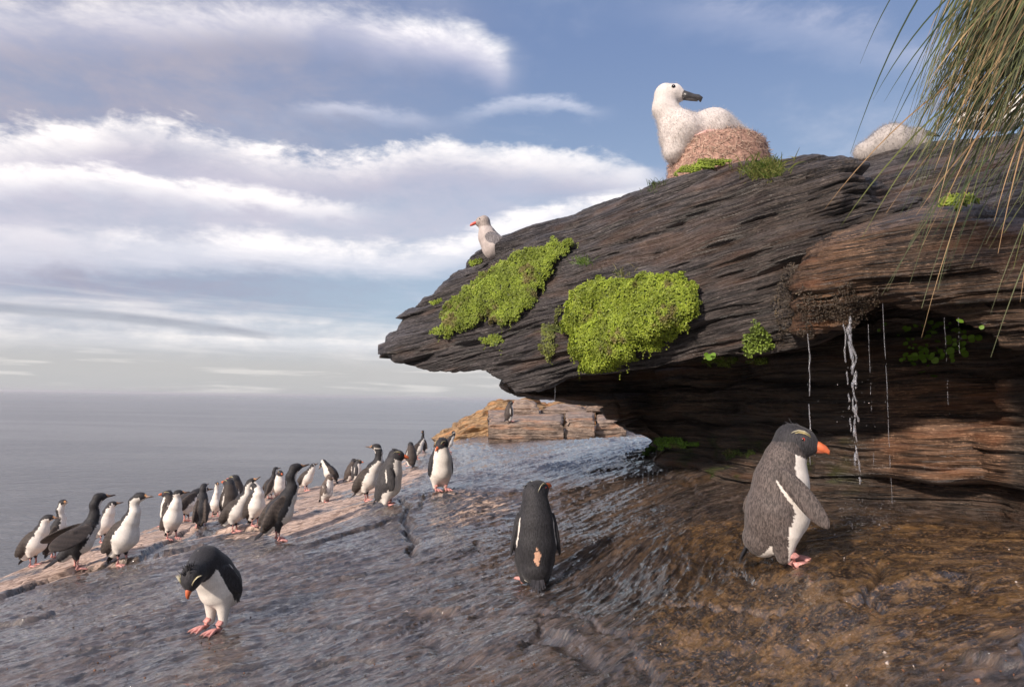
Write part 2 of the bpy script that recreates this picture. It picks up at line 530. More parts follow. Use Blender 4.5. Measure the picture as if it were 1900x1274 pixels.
def simple(name, rough=0.5, spec=0.5, bumps=None, var=0.25, sc=40):
    m, t, b = mat_new(name)
    ob = nd(t, 'ShaderNodeTexCoord').outputs['Object']
    n = noise(t, ob, sc, 4, 0.6)
    v = nd(t, 'ShaderNodeVectorMath', {0: attr(t).outputs['Color'], 3: sstep(t, n, 0.3, 0.7, 1 - var, 1 + var)}, operation='SCALE').outputs[0]
    setb(t, b, col=v, rough=rough, spec=spec)
    if bumps:
        setb(t, b, nrm=bump(t, n, bumps, 0.003))
    return m


M['horn'] = simple('bill_horn', 0.38, 0.5, 0.3)
M['skin'] = simple('foot_skin', 0.55, 0.4, 0.5, sc=90)
M['eye'] = simple('eye_gloss', 0.12, 0.6, var=0.02)
M['plume'] = simple('plume', 0.6, 0.3)
M['straw'] = simple('dry_straw', 0.8, 0.3, 0.3)
M['mud'] = simple('nest_mud', 0.95, 0.2, 1.0, var=0.35, sc=60)


def leaf_mat(name, rough=0.5, tr=0.35):
    m, t, b = mat_new(name)
    c = attr(t).outputs['Color']
    setb(t, b, col=c, rough=rough, spec=0.4)
    tl = nd(t, 'ShaderNodeBsdfTranslucent', {'Color': c})
    mx = nd(t, 'ShaderNodeMixShader', {0: tr, 1: b.outputs[0], 2: tl.outputs[0]})
    out = [n for n in t.nodes if n.type == 'OUTPUT_MATERIAL'][0]
    t.links.new(mx.outputs[0], out.inputs['Surface'])
    return m


M['moss'] = leaf_mat('moss_leaves', 0.55, 0.25)
M['grass'] = leaf_mat('grass_blades', 0.5, 0.25)


def make_trickle():
    m, t, b = mat_new('falling_water')
    ob = nd(t, 'ShaderNodeTexCoord').outputs['Object']
    n = noise(t, scaled(t, ob, (60, 60, 25)), 1.0, 4, 0.6)
    setb(t, b, col=(0.80, 0.80, 0.84, 1), rough=0.10, trans=0.88, ior=1.33, nrm=bump(t, n, 0.6, 0.01), spec=0.8)
    return m


M['trickle'] = make_trickle()

# ------------------------------------------------------------------ sea
SEA = CAM[2] - 4.2
xs = np.concatenate([-np.geomspace(8000, 20, 30), [0], np.geomspace(20, 8000, 30)])
ys = np.concatenate([[-400, -100, -10], np.geomspace(2, 9000, 60)])
gx, gy = np.meshgrid(xs, ys, indexing='ij')
V = np.stack([gx, gy, np.full_like(gx, SEA)], -1).reshape(-1, 3)
sea = mesh_obj('water', V, grid_faces(len(xs), len(ys)), M['water'])
tag(sea, kind='structure')

# ------------------------------------------------------------------ sea air
hm = bpy.data.materials.new('sea_haze')
hm.use_nodes = True
hm.node_tree.nodes.clear()
hv = nd(hm.node_tree, 'ShaderNodeVolumePrincipled', {'Color': (0.92, 0.92, 0.95, 1), 'Density': 0.00045, 'Anisotropy': 0.2})
nd(hm.node_tree, 'ShaderNodeOutputMaterial', {'Volume': hv})
hx, hy0, hy1, hz0, hz1 = 9000, -500, 9500, SEA - 3.0, 6.0
HVv = [(x, y, z) for x in (-hx, hx) for y in (hy0, hy1) for z in (hz0, hz1)]
hz_ = mesh_obj('haze', HVv, [(0, 1, 3, 2), (4, 6, 7, 5), (0, 4, 5, 1), (2, 3, 7, 6), (0, 2, 6, 4), (1, 5, 7, 3)], hm, smooth=False)
tag(hz_, kind='stuff')

# ------------------------------------------------------------------ ground
ctrl = [(0, 1274, 2.6), (400, 1274, 2.45), (950, 1274, 1.95), (1400, 1274, 1.6), (1900, 1274, 1.25), (410, 1165, 3.05), (0, 1170, 3.7),
        (700, 1100, 3.35), (990, 1088, 3.05), (1200, 1100, 2.6), (1450, 1048, 2.3), (1750, 1100, 1.8), (1900, 1080, 1.75), (1900, 965, 3.0),
        (1500, 945, 3.3), (1250, 880, 4.6), (1190, 855, 5.5), (1000, 830, 9.5), (1000, 960, 4.6), (850, 1000, 4.1), (225, 1048, 5.2),
        (515, 1003, 5.3), (60, 1052, 6.1), (140, 1058, 5.4), (318, 1000, 7.0), (378, 980, 7.2), (400, 957, 9.3), (432, 990, 6.0), (475, 975, 7.0),
        (565, 912, 11), (600, 933, 9.0), (645, 893, 11.5), (678, 930, 6.5), (720, 938, 5.6), (815, 910, 6.1), (765, 866, 10.5), (784, 838, 13),
        (838, 835, 12), (0, 1105, 5.0), (300, 1100, 3.9), (830, 822, 16), (1150, 815, 13), (900, 822, 13), (250, 985, 8.3), (0, 1080, 6.5),
        (470, 925, 10.5), (1000, 800, 17), (2100, 1274, 1.1), (2100, 1000, 2.3), (-300, 1274, 2.9), (-300, 1180, 5.2)]
CP = at([c[0] for c in ctrl], [c[1] for c in ctrl], [c[2] for c in ctrl])


def tps(r):
    return r * r * np.log(r + 1e-9)


K = tps(np.linalg.norm(CP[:, None, :2] - CP[None, :, :2], axis=-1)) + 0.06 * np.eye(len(CP))
P = np.c_[np.ones(len(CP)), CP[:, :2]]
A_ = np.block([[K, P], [P.T, np.zeros((3, 3))]])
sol = np.linalg.solve(A_, np.r_[CP[:, 2], 0, 0, 0])


def tps_eval(xy):
    out = np.empty(len(xy))
    for s in range(0, len(xy), 60000):
        q = xy[s:s + 60000]
        r = np.linalg.norm(q[:, None, :] - CP[None, :, :2], axis=-1)
        out[s:s + 60000] = tps(r) @ sol[:-3] + sol[-3] + q @ sol[-2:]
    return out


def G0(px, py):
    """position on the smooth ground below a photo position"""
    r = ray(px, py)
    ts = np.geomspace(0.8, 40, 500)
    p = CAM + r * ts[:, None]
    z = tps_eval(p[:, :2])
    k = np.argmax(p[:, 2] < z)
    return p[k]


def seg_dist(xy, poly):
    """distance to a polyline, signed side (+ left of travel), parameter"""
    best = np.full(len(xy), 1e9)
    side = np.zeros(len(xy))
    par = np.zeros(len(xy))
    for i in range(len(poly) - 1):
        a, b = poly[i], poly[i + 1]
        ab = b - a
        t = np.clip(((xy - a) @ ab) / (ab @ ab), 0, 1)
        d = xy - (a + t[:, None] * ab)
        dd = np.hypot(d[:, 0], d[:, 1])
        s = np.sign(ab[0] * d[:, 1] - ab[1] * d[:, 0])
        m = dd < best
        best[m] = dd[m]
        side[m] = s[m]
        par[m] = i + t[m]
    return best, side, par


edge = at(*np.array([(-1200, 1380, 3.0), (-500, 1260, 4.6), (0, 1080, 6.7), (140, 1022, 7.6), (250, 984, 8.6), (400, 950, 10.3), (520, 916, 11.6), (600, 898, 12.1), (700, 876, 12.5), (790, 840, 14.5), (830, 822, 17),
                     (880, 800, 22), (900, 790, 30)]).T)[:, :2]


def line(pts):
    return np.array([G0(x, y)[:2] for x, y in pts])


steps = [  # polyline, rise behind it (far side positive), width, fade
    (line([(-300, 1215), (0, 1112), (130, 1068), (250, 1042), (305, 1010), (350, 985), (430, 990), (500, 985)]), 0.045, 1.6, (0.02, 4.6)),
    (line([(-200, 1200), (0, 1160), (60, 1150), (112, 1133)]), 0.035, 0.5, (0, 3)),
    (line([(545, 1030), (640, 997), (700, 980), (755, 955)]), 0.026, 0.5, (0, 3)),
    (line([(752, 958), (790, 925), (850, 906)]), 0.022, 0.4, (0, 2)),
    (line([(790, 1178), (815, 1160), (842, 1130)]), -0.03, 0.3, (0, 2)),
    (line([(845, 1128), (900, 1138), (980, 1135), (1060, 1135), (1100, 1160), (1170, 1205), (1225, 1290)]), 0.009, 0.30, (0, 6)),
    (line([(1080, 880), (1180, 862), (1260, 890), (1330, 930)]), 0.010, 0.5, (0, 3)),
    (line([(1560, 1110), (1640, 1130), (1720, 1142), (1800, 1105), (1870, 1085)]), -0.03, 0.3, (0, 4)),
    (line([(940, 1240), (990, 1185), (1090, 1200)]), 0.02, 0.3, (0, 2)),
    (line([(1780, 1235), (1840, 1243), (1900, 1238)]), 0.02, 0.3, (0, 2)),
]
cracks = [(line([(740, 925), (752, 955), (760, 985), (775, 1010), (765, 1035)]), 0.05, 0.022),
          (line([(500, 995), (430, 1000), (300, 1030)]), 0.02, 0.02),
          (line([(800, 1195), (880, 1210), (960, 1200), (1040, 1205), (1100, 1240)]), 0.018, 0.03),
          (line([(1330, 1060), (1400, 1070), (1450, 1085)]), 0.015, 0.02),
          (line([(560, 1060), (450, 1070), (380, 1085)]), 0.012, 0.02),
          (line([(640, 1075), (700, 1068), (790, 1045), (850, 1040)]), 0.016, 0.011),
          (line([(500, 1180), (600, 1165), (680, 1172), (720, 1160)]), 0.018, 0.012),
          (line([(120, 1215), (230, 1190), (300, 1188)]), 0.018, 0.012),
          (line([(870, 1010), (905, 1022), (945, 1018)]), 0.018, 0.012),
          (line([(1050, 1060), (1130, 1035), (1200, 1000), (1260, 985)]), 0.018, 0.012),
          (line([(1230, 1120), (1300, 1135), (1380, 1130), (1440, 1150)]), 0.018, 0.010),
          (line([(1600, 1030), (1640, 1060), (1630, 1090), (1660, 1110)]), 0.020, 0.010),
          (line([(560, 1250), (640, 1225), (700, 1232)]), 0.02, 0.012)]


def ground_z(xy, fine=True):
    z = tps_eval(xy)
    p3 = np.c_[xy, np.zeros(len(xy))]
    wob = np.c_[perlin(p3 * 2.1 + 5), perlin(p3 * 2.1 + 40)] * 0.12 + np.c_[perlin(p3 * 7 + 5), perlin(p3 * 7 + 40)] * 0.05 + np.c_[perlin(p3 * 24 + 5), perlin(p3 * 24 + 40)] * 0.012
    xw = xy + wob
    dark = np.zeros(len(xy))
    for si, (poly, rise, wid, (f0, f1)) in enumerate(steps):
        d, s, par = seg_dist(xw, poly)
        sd_ = d * s
        n = len(poly) - 1
        endf = ss(par, 0, 0.35) * (1 - ss(par, n - 0.35, n))
        lw = 0.006 + 0.0022 * np.hypot(xy[:, 0], xy[:, 1])
        z += rise * ss(sd_, -lw, lw) * (1 - ss(sd_, wid * 0.3, wid)) * endf
        g = np.exp(-((sd_ + 0.012) / 0.016) ** 2) * endf * (0.25 + 0.75 * ss(perlin(p3 * 2.6 + 60), -0.25, 0.05))
        z -= (0.018 if si < 5 else 0.008) * g
        dark = np.maximum(dark, g * (1.0 if si < 5 else 0.35))
    for poly, dep, w in cracks:
        d, s, par = seg_dist(xw, poly)
        g = np.exp(-(d / w) ** 2)
        z -= dep * g
        dark = np.maximum(dark, g * min(1, dep / 0.03))
    # flow coordinates: grain runs along the slope direction seen in the photo
    ang = 0.42 + 0.35 * perlin(p3 * 0.35 + 9) - 0.75 * ss(xy[:, 0], 0.1, 1.6) * (1 - ss(xy[:, 1], 2.8, 4.0))
    al = np.cos(0.42) * xy[:, 0] + np.sin(0.42) * xy[:, 1] + 0.25 * perlin(p3 * 0.9 + 3)
    ac = -np.sin(0.42) * xy[:, 0] + np.cos(0.42) * xy[:, 1] + 0.30 * perlin(p3 * 0.7 + 70) + 0.10 * perlin(p3 * 1.9 + 20)
    # curl of the grain on the right
    r = ss(xy[:, 0], 0.2, 1.4) * (1 - ss(xy[:, 1], 3.0, 4.5))
    ac = ac + r * 0.55 * (xy[:, 0] - 0.2) + r * 0.15 * perlin(p3 * 2.3)
    ac = ac * (1 - 0.45 * r)
    fl = np.c_[al, ac, np.zeros(len(xy))]
    if fine:
        z += 0.050 * perlin(np.c_[al * 0.7, ac * 1.3, fl[:, 2] + 2])
        q = fbm(np.c_[al * 1.6, ac * 6.0, fl[:, 2] + 7], 4, 0.55)
        z += 0.005 * (1 - 2 * np.abs(fbm(np.c_[al * 6 + 5, ac * 17, fl[:, 2] + 15], 3, 0.5)) * 2) + 0.013 * q + 0.010 * fbm(np.c_[al * 5, ac * 9, fl[:, 2] + 50], 3, 0.6)
        lay = ac / 0.11 + 1.1 * perlin(np.c_[al * 1.1, ac * 2.5, fl[:, 2] + 33])
        k = np.floor(lay)
        f = lay - k
        amp = (0.016 + 0.012 * ss(xy[:, 1], 4, 5.5)) * ss(perlin(np.c_[al * 1.4, ac * 1.1, fl[:, 2] + 91]), -0.15, 0.25)
        z += amp * ((f ** 3) - 0.3)
        z += 0.004 * fbm(np.c_[al * 14, ac * 40, fl[:, 2]], 2)
    d, s, _ = seg_dist(xy + wob * 2.5, edge)
    sdg = d * s
    z -= np.clip(sdg, 0, 4) * 2.0 * ss(sdg, 0.0, 0.5) + 0.10 * ss(sdg, -0.35, 0.05) * (sdg > -0.4)
    return z, fl, dark, sdg


NA, NR = 900, 800
tt = np.linspace(-0.97, 0.90, NA)
rr = np.concatenate([np.geomspace(0.9, 8, 640, endpoint=False), np.geomspace(8, 34, 160)])
TT, RR = np.meshgrid(tt, rr, indexing='ij')
XY = np.stack([np.sin(TT) * RR, np.cos(TT) * RR], -1).reshape(-1, 2)
gz, fl, dark, sdg = ground_z(XY)
GV = np.c_[XY, gz]
gpx, gpy, gd = proj(GV)
p3 = GV * 1.0
nz_ = fbm(p3 * 1.7, 3)
# dry pink ridge on the seaward side
ridge = line([(-300, 1225), (0, 1115), (130, 1072), (250, 1046), (305, 1014), (400, 1012), (470, 998), (560, 1000), (650, 975), (735, 948), (765, 930), (800, 905), (840, 880)])
rd, rs, rp = seg_dist(XY, ridge)
dry = ss(rd * rs + 0.12 * nz_, -0.05, 0.22) * (1 - 0.62 * ss(rd * rs, 1.5, 2.6) * ss(XY[:, 0], -3.0, -1.0))
dry *= (1 - ss(sdg, -0.05, 0.5) * 0.6)
dry *= 1 - 0.85 * ss(XY[:, 0], -1.9, -0.7)
dry *= 0.75 + 0.9 * nz_
dry = np.maximum(dry, 0.75 * ss(XY[:, 1], 12.5, 15) * ss(XY[:, 0], -1.0, 0.5) * 0.6)
patch = line([(770, 925), (820, 915), (900, 950), (830, 965)])
d2, _, _ = seg_dist(XY, patch)
dry = np.maximum(dry, 0.42 * np.exp(-(d2 / 0.45) ** 2))
# ochre on the right
def blob(px, py, rad, amp=1.0):
    c = G0(px, py)[:2]
    return amp * np.exp(-(np.hypot(XY[:, 0] - c[0], XY[:, 1] - c[1]) / rad) ** 2)
och = blob(1690, 1065, 0.42, 1.3) + blob(1800, 1000, 0.6, 0.8) + blob(1350, 1000, 0.55, 0.6) + blob(1500, 1080, 0.4, 0.6) + blob(1250, 1180, 0.4, 0.55) + blob(1500, 1200, 0.5, 0.45)
och = np.clip(och + 0.25 * nz_, 0, 1)
och *= ss(XY[:, 0], 0.05, 0.6)
colr = np.c_[np.clip(dry, 0, 1), och, np.clip(dark, 0, 1)]
flow = fl.copy()
ground = mesh_obj('ground', GV, grid_faces(NA, NR)[:, ::-1].copy(), M['ground'], color=colr, attrs={'lam': flow})
tag(ground, kind='structure')
gq = grid_faces(NA, NR)
sel = (gd[gq[:, 0]] > 0)
gbvh = BVHTree.FromPolygons(GV.tolist(), gq.tolist())


def drop(px, py, dmax=60):
    """hit point on the ground seen at a photo position"""
    r = ray(px, py)
    h = gbvh.ray_cast(Vector(CAM), Vector(r), dmax)
    return None if h[0] is None else np.array(h[0])


# ------------------------------------------------------------------ rock masses
def strata_coord(p, n):
    return p @ n + 0.035 * fbm(p * 0.9 + 11, 3) + 0.012 * perlin(p * 4.1)


def strata_disp(p, s, amps=((0.17, 0.05), (0.06, 0.022), (0.022, 0.009)), freq=1.3):
    out = np.zeros(len(p))
    for i, (h, a) in enumerate(amps):
        q = s / h + 0.35 * perlin(p * (2.0 + 2 * i) + 31 * i)
        k = np.floor(q)
        f = q - k
        def lay(kk):
            return perlin(np.c_[p[:, 0] * freq * (1 + i), p[:, 1] * freq * (1 + i), kk * 7.31 + 3 * i]) * 2.2
        v = lay(k) * ss(f, 0, 0.22) + lay(k - 1) * (1 - ss(f, 0, 0.22))
        out += a * v - a * 0.55 * np.exp(-(np.minimum(f, 1 - f) / 0.10) ** 2)
        out += a * 0.35 * (f - 0.5)
    return out


def loft(name, stations, segn, nu, mat, n_s, amps, tipj=0.0, tipw=70, back=None, colfn=None, parent=None, smooth_it=6, cap=(True, True), noise_amp=0.03, freq=1.3):
    st = np.array([[(u,) * 1 + () for u in [s[0]]][0][0] for s in stations], float)
    loops = np.array([s[1] for s in stations], float)            # (n, K, 2)
    extra = np.array([s[2] if len(s) > 2 else [(0, 0, 0)] * loops.shape[1] for s in stations], float)
    uu = np.interp(np.linspace(0, 1, nu), np.linspace(0, 1, 200), np.interp(np.linspace(0, 1, 200), [0, 1], [st[0], st[-1]]))
    Kk = loops.shape[1]
    L = np.zeros((nu, Kk, 2))
    E = np.zeros((nu, Kk, 3))
    for k in range(Kk):
        for c in range(2):
            L[:, k, c] = np.interp(uu, st, loops[:, k, c])
        for c in range(3):
            E[:, k, c] = np.interp(uu, st, extra[:, k, c])
    ctrlp = at(uu[:, None], L[..., 0], L[..., 1]) + E
    rows = []
    for k in range(Kk):
        a, b = ctrlp[:, k], ctrlp[:, (k + 1) % Kk]
        t = np.linspace(0, 1, segn[k], endpoint=False)
        rows.append(a[:, None] * (1 - t)[None, :, None] + b[:, None] * t[None, :, None])
    X = np.concatenate(rows, 1)                                   # (nu, m, 3)
    for _ in range(smooth_it):
        X = 0.25 * np.roll(X, 1, 1) + 0.5 * X + 0.25 * np.roll(X, -1, 1)
        X[1:-1] = 0.25 * X[:-2] + 0.5 * X[1:-1] + 0.25 * X[2:]
    m = X.shape[1]
    V = X.reshape(-1, 3).copy()
    Fq = grid_faces(nu, m, True)
    N = vnormals(V, Fq)
    cen = X.mean(1).repeat(m, 0)
    if np.mean(np.einsum('ij,ij->i', N, V - cen)) < 0:
        Fq = Fq[:, ::-1].copy()
        N = -N
    n_s = np.array(n_s, float)
    n_s /= np.linalg.norm(n_s)
    s = strata_coord(V, n_s)
    dsp = strata_disp(V, s, amps, freq)
    dsp += noise_amp * fbm(V * 2.3 + 77, 3)
    if tipj:
        dsp *= (0.15 + 0.85 * ss(uu, st[0], st[0] + 70)).repeat(m)
    D = N - 0.55 * np.outer(N @ n_s, n_s)
    V = V + D * dsp[:, None] + N * (0.006 * fbm(V * 22, 2))[:, None]
    if tipj:
        k = np.floor(s / 0.085 + 0.2 * perlin(V * 3))
        rnd = 0.5 + 0.5 * np.sin(k * 2.1 + 1.0)
        fall = np.exp(-np.maximum(uu.repeat(m) - st[0], 0) / tipw)
        V[:, 0] -= (rnd - 0.35) * tipj * fall
    if cap[0]:
        ci = len(V)
    Vl = [V]
    Fl = [Fq]
    base = len(V)
    for end, row in ((0, 0), (1, nu - 1)):
        if not cap[end]:
            continue
        c = V[row * m:(row + 1) * m].mean(0)
        Vl.append(c[None])
        idx = np.arange(m)
        Fl.append(np.stack([row * m + idx, row * m + (idx + 1) % m, np.full(m, base), np.full(m, base)], -1))
        base += 1
    V2 = np.concatenate(Vl)
    s2 = strata_coord(V2, n_s)
    colr = colfn(V2) if colfn else np.ones((len(V2), 3))
    # drop degenerate cap quads -> triangles through from_pydata would be slow, so keep the tiny fan as a second mesh loop set
    tri = [f for f in np.concatenate(Fl[1:])[:, :3].tolist()] if len(Fl) > 1 else []
    me = bpy.data.meshes.new(name)
    me.vertices.add(len(V2))
    me.vertices.foreach_set('co', V2.astype(np.float32).ravel())
    nl = Fq.size + 3 * len(tri)
    li = np.concatenate([Fq.ravel(), np.array(tri, int).ravel()]) if tri else Fq.ravel()
    me.loops.add(nl)
    me.loops.foreach_set('vertex_index', li.astype(np.int32))
    me.polygons.add(len(Fq) + len(tri))
    ls = np.concatenate([np.arange(len(Fq)) * 4, Fq.size + np.arange(len(tri)) * 3])
    me.polygons.foreach_set('loop_start', ls.astype(np.int32))
    me.update(calc_edges=True)
    me.polygons.foreach_set('use_smooth', np.full(len(me.polygons), True))
    ca = me.color_attributes.new('Col', 'FLOAT_COLOR', 'POINT')
    c = np.ones((len(V2), 4), np.float32)
    c[:, :3] = colr
    ca.data.foreach_set('color', c.ravel())
    a = me.attributes.new('lam', 'FLOAT_VECTOR', 'POINT')
    a.data.foreach_set('vector', np.c_[V2[:, 0], V2[:, 1], s2].astype(np.float32).ravel())
    me.materials.append(mat)
    o = bpy.data.objects.new(name, me)
    COL.objects.link(o)
    if parent:
        o.parent = parent
    return o, V2, Fq


def r1_station(u, T, B, D, back=1.5):
    h = B - T
    return (u, [(T, D + 0.42), (T + 0.10 * h, D + 0.26), (T + 0.45 * h, D + 0.10), (T + 0.80 * h, D), (B, D + 0.06), (B, D + 0.45), (B, D + back), (T, D + back)],
            [(0, 0, 0)] * 4 + [(0, 0, 0), (0, 0, 0.02), (0, 0, min(0.10, 0.2 * h * D / F)), (0, 0, -min(0.35, 0.45 * h * D / F))])


r1 = [(719, 624, 668, 4.40, 0.6), (728, 612, 674, 4.38, 0.7), (745, 588, 678, 4.35, 0.8), (800, 545, 684, 4.25, 1.2), (845, 498, 690, 4.15, 1.4), (905, 452, 690, 4.05, 1.6), (935, 436, 705, 4.0, 1.6),
      (960, 428, 728, 3.95, 1.6), (1000, 412, 728, 3.85, 1.6), (1050, 396, 708, 3.75, 1.6), (1100, 378, 702, 3.62, 1.6), (1200, 346, 690, 3.4, 1.7), (1240, 334, 678, 3.32, 1.7), (1300, 320, 664, 3.2, 1.8),
      (1400, 302, 660, 3.0, 1.8), (1450, 291, 648, 2.95, 1.8), (1500, 284, 640, 2.9, 1.8), (1560, 290, 620, 2.92, 1.6), (1600, 304, 610, 2.98, 1.5), (1640, 335, 600, 3.05, 1.4), (1720, 390, 600, 3.1, 1.3)]


def col_r1(V):
    px, py, d = proj(V)
    c = np.ones((len(V), 3))
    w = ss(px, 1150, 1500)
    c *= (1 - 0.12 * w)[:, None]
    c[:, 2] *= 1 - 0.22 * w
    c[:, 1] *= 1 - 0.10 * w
    lich = ss(fbm(V * 9, 3), 0.25, 0.5) * 0.5
    c += lich[:, None] * np.array([0.5, 0.45, 0.35])
    return c


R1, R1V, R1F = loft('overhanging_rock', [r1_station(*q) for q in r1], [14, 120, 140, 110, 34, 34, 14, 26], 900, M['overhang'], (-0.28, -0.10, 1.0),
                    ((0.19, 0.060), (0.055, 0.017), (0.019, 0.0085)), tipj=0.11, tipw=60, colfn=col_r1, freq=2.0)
tag(R1, 'massive dark layered rock slab jutting left over the wet shore with moss cushions', 'rock')

r3 = [(1466, 530, 560, 2.78), (1480, 490, 612, 2.72), (1500, 455, 630, 2.68), (1540, 434, 606, 2.62), (1575, 424, 610, 2.58), (1600, 418, 585, 2.56), (1640, 408, 562, 2.52), (1700, 394, 575, 2.46), (1760, 386, 592, 2.42),
      (1810, 384, 612, 2.38), (1860, 396, 640, 2.35), (1900, 404, 655, 2.3), (2000, 400, 680, 2.25), (2300, 380, 700, 2.1)]


def r3_station(u, T, B, D):
    h = B - T
    return (u, [(T, D + 0.30), (T + 0.12 * h, D + 0.10), (T + 0.45 * h, D + 0.0), (T + 0.8 * h, D + 0.06), (B, D + 0.16), (B, D + 0.5), (B, D + 1.2), (T, D + 1.2)],
            [(0, 0, 0)] * 5 + [(0, 0, 0.06), (0, 0, 0.10), (0, 0, 0.02)])


def col_r3(V):
    px, py, d = proj(V)
    c = np.ones((len(V), 3)) * np.array([1.25, 1.12, 1.0])
    # brown lime crust that hangs down where the water runs over
    t = np.exp(-((px - 1560) / 75) ** 2) * ss(py, 400, 470)
    c += t[:, None] * np.array([1.1, 0.85, 0.6])
    c *= (1 + 0.5 * fbm(V * 14, 3))[:, None]
    return np.clip(c, 0.2, 4)


R3, R3V, R3F = loft('dripping_rock', [r3_station(*q) for q in r3], [14, 90, 90, 60, 40, 24, 14, 24], 420, M['recess'], (-0.10, -0.05, 1.0),
                    ((0.12, 0.035), (0.045, 0.018), (0.018, 0.009)), colfn=col_r3)
tag(R3, 'rounded dark rock ledge on the right with water dripping from its brown crusted lip', 'rock')

r4 = [(1560, 330, 420, 3.75), (1590, 296, 430, 3.7), (1650, 280, 430, 3.6), (1700, 270, 430, 3.5), (1800, 252, 430, 3.4), (1900, 238, 430, 3.3), (2000, 200, 430, 3.2), (2150, 60, 430, 3.1), (2400, -60, 430, 3.0)]


def r4_station(u, T, B, D):
    h = B - T
    return (u, [(T, D + 0.5), (T + 0.3 * h, D + 0.15), (T + 0.6 * h, D), (B, D - 0.3), (B, D + 1.2), (T, D + 1.8)], [(0, 0, 0)] * 4 + [(0, 0, 0), (0, 0, -0.4)])


R4, R4V, R4F = loft('upper_rock', [r4_station(*q) for q in r4], [50, 50, 50, 16, 16, 30], 260, M['overhang'], (-0.2, -0.05, 1.0),
                    ((0.16, 0.06), (0.06, 0.024), (0.022, 0.009)))
tag(R4, 'terraced dark rock behind the hanging grass, top right', 'rock')

r2 = [(935, 660, 712, 4.9), (950, 655, 734, 4.9), (1050, 655, 742, 4.95), (1136, 655, 746, 5.0), (1150, 655, 792, 5.0), (1200, 655, 812, 5.05), (1222, 655, 865, 5.0), (1300, 640, 905, 4.6), (1400, 620, 940, 4.0),
      (1500, 500, 975, 3.55), (1600, 500, 985, 3.4), (1700, 500, 990, 3.25), (1850, 500, 1000, 3.05), (1880, 500, 1010, 2.85), (1950, 500, 1020, 2.7), (2300, 500, 1100, 2.3)]


def r2_station(u, T, B, D):
    h = B - T
    return (u, [(T, D + 0.3), (T + 0.15 * h, D + 0.15), (T + 0.5 * h, D + 0.10), (T + 0.8 * h, D), (B, D), (B, D + 0.8), (B, D + 1.6), (T, D + 1.6)], [(0, 0, 0)] * 8)


def col_r2(V):
    px, py, d = proj(V)
    c = np.ones((len(V), 3))
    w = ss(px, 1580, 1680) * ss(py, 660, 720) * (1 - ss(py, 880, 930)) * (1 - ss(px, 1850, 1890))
    c += w[:, None] * np.array([1.5, 1.1, 0.8])  # warm sunlight painted into the colour of the lower right wall
    m = ss(fbm(V * 5, 3), 0.05, 0.35) * ss(px, 1180, 1300) * (1 - ss(px, 1500, 1640)) * ss(py, 780, 830)
    c = c * (1 - m[:, None]) + m[:, None] * np.array([0.5, 0.9, 0.2])
    return c


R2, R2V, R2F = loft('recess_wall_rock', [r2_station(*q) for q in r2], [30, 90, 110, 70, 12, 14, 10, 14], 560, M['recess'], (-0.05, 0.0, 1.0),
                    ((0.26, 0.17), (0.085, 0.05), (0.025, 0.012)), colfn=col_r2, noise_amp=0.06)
tag(R2, 'shadowed brown layered rock wall at the back of the dripping recess', 'rock')

# far golden outcrop and the pale blocks in front of it
r7 = [(806, 814, 826, 18.0), (820, 798, 828, 17.8), (850, 782, 828, 17.5), (868, 768, 828, 17.3), (890, 757, 828, 17.2), (915, 744, 828, 17), (940, 737, 820, 17), (980, 737, 815, 17), (1030, 744, 815, 17), (1080, 742, 815, 17.5), (1200, 738, 815, 18)]
R7, _, _ = loft('golden_outcrop', [(u, [(T, D + 1.5), ((T + B) / 2, D + 0.5), (B, D), (B, D + 3), (T, D + 3.5)], [(0, 0, 0)] * 3 + [(0, 0, 0), (0, 0, -0.3)]) for u, T, B, D in r7],
                [90, 90, 10, 12, 12], 260, M['tan'], (-0.25, 0.1, 1.0), ((0.35, 0.20), (0.14, 0.09), (0.05, 0.02)), noise_amp=0.12)
tag(R7, 'sunlit golden orange layered outcrop beside the sea under the rock tip', 'rock')
blk = [('pale_rock_block', 906, 1046, 781, 817, 13.0, 'long pale block edge left of the joint, longest of the ledge blocks'),
       ('pale_rock_block', 1049, 1103, 775, 811, 13.1, 'short pinkish block between the long block and the shaded block'),
       ('pale_rock_block', 1106, 1162, 778, 808, 13.3, 'greyer block nearest the dark recess wall on the far ledge')]
for nm, u0, u1, T, B, D, lab in blk:
    o, _, _ = loft(nm, [(u, [(T + e, D + 0.08), (T + 6 + e, D), (B - 4, D + 0.03), (B + 8, D + 0.1), (B, D + 3.0), (T - 22, D + 4.0)], [(0, 0, 0)] * 6)
                        for u, e in ((u0, 7), (u0 + 4, 1), ((u0 + u1) / 2, -1), (u1 - 4, 0), (u1, 5))], [24, 40, 8, 8, 10, 30], 90, M['block'], (0, 0.05, 1.0),
                   ((0.4, 0.02), (0.12, 0.025), (0.05, 0.012)), smooth_it=1, noise_amp=0.05)
    tag(o, lab, 'rock', 'pale blocks along the far ledge')
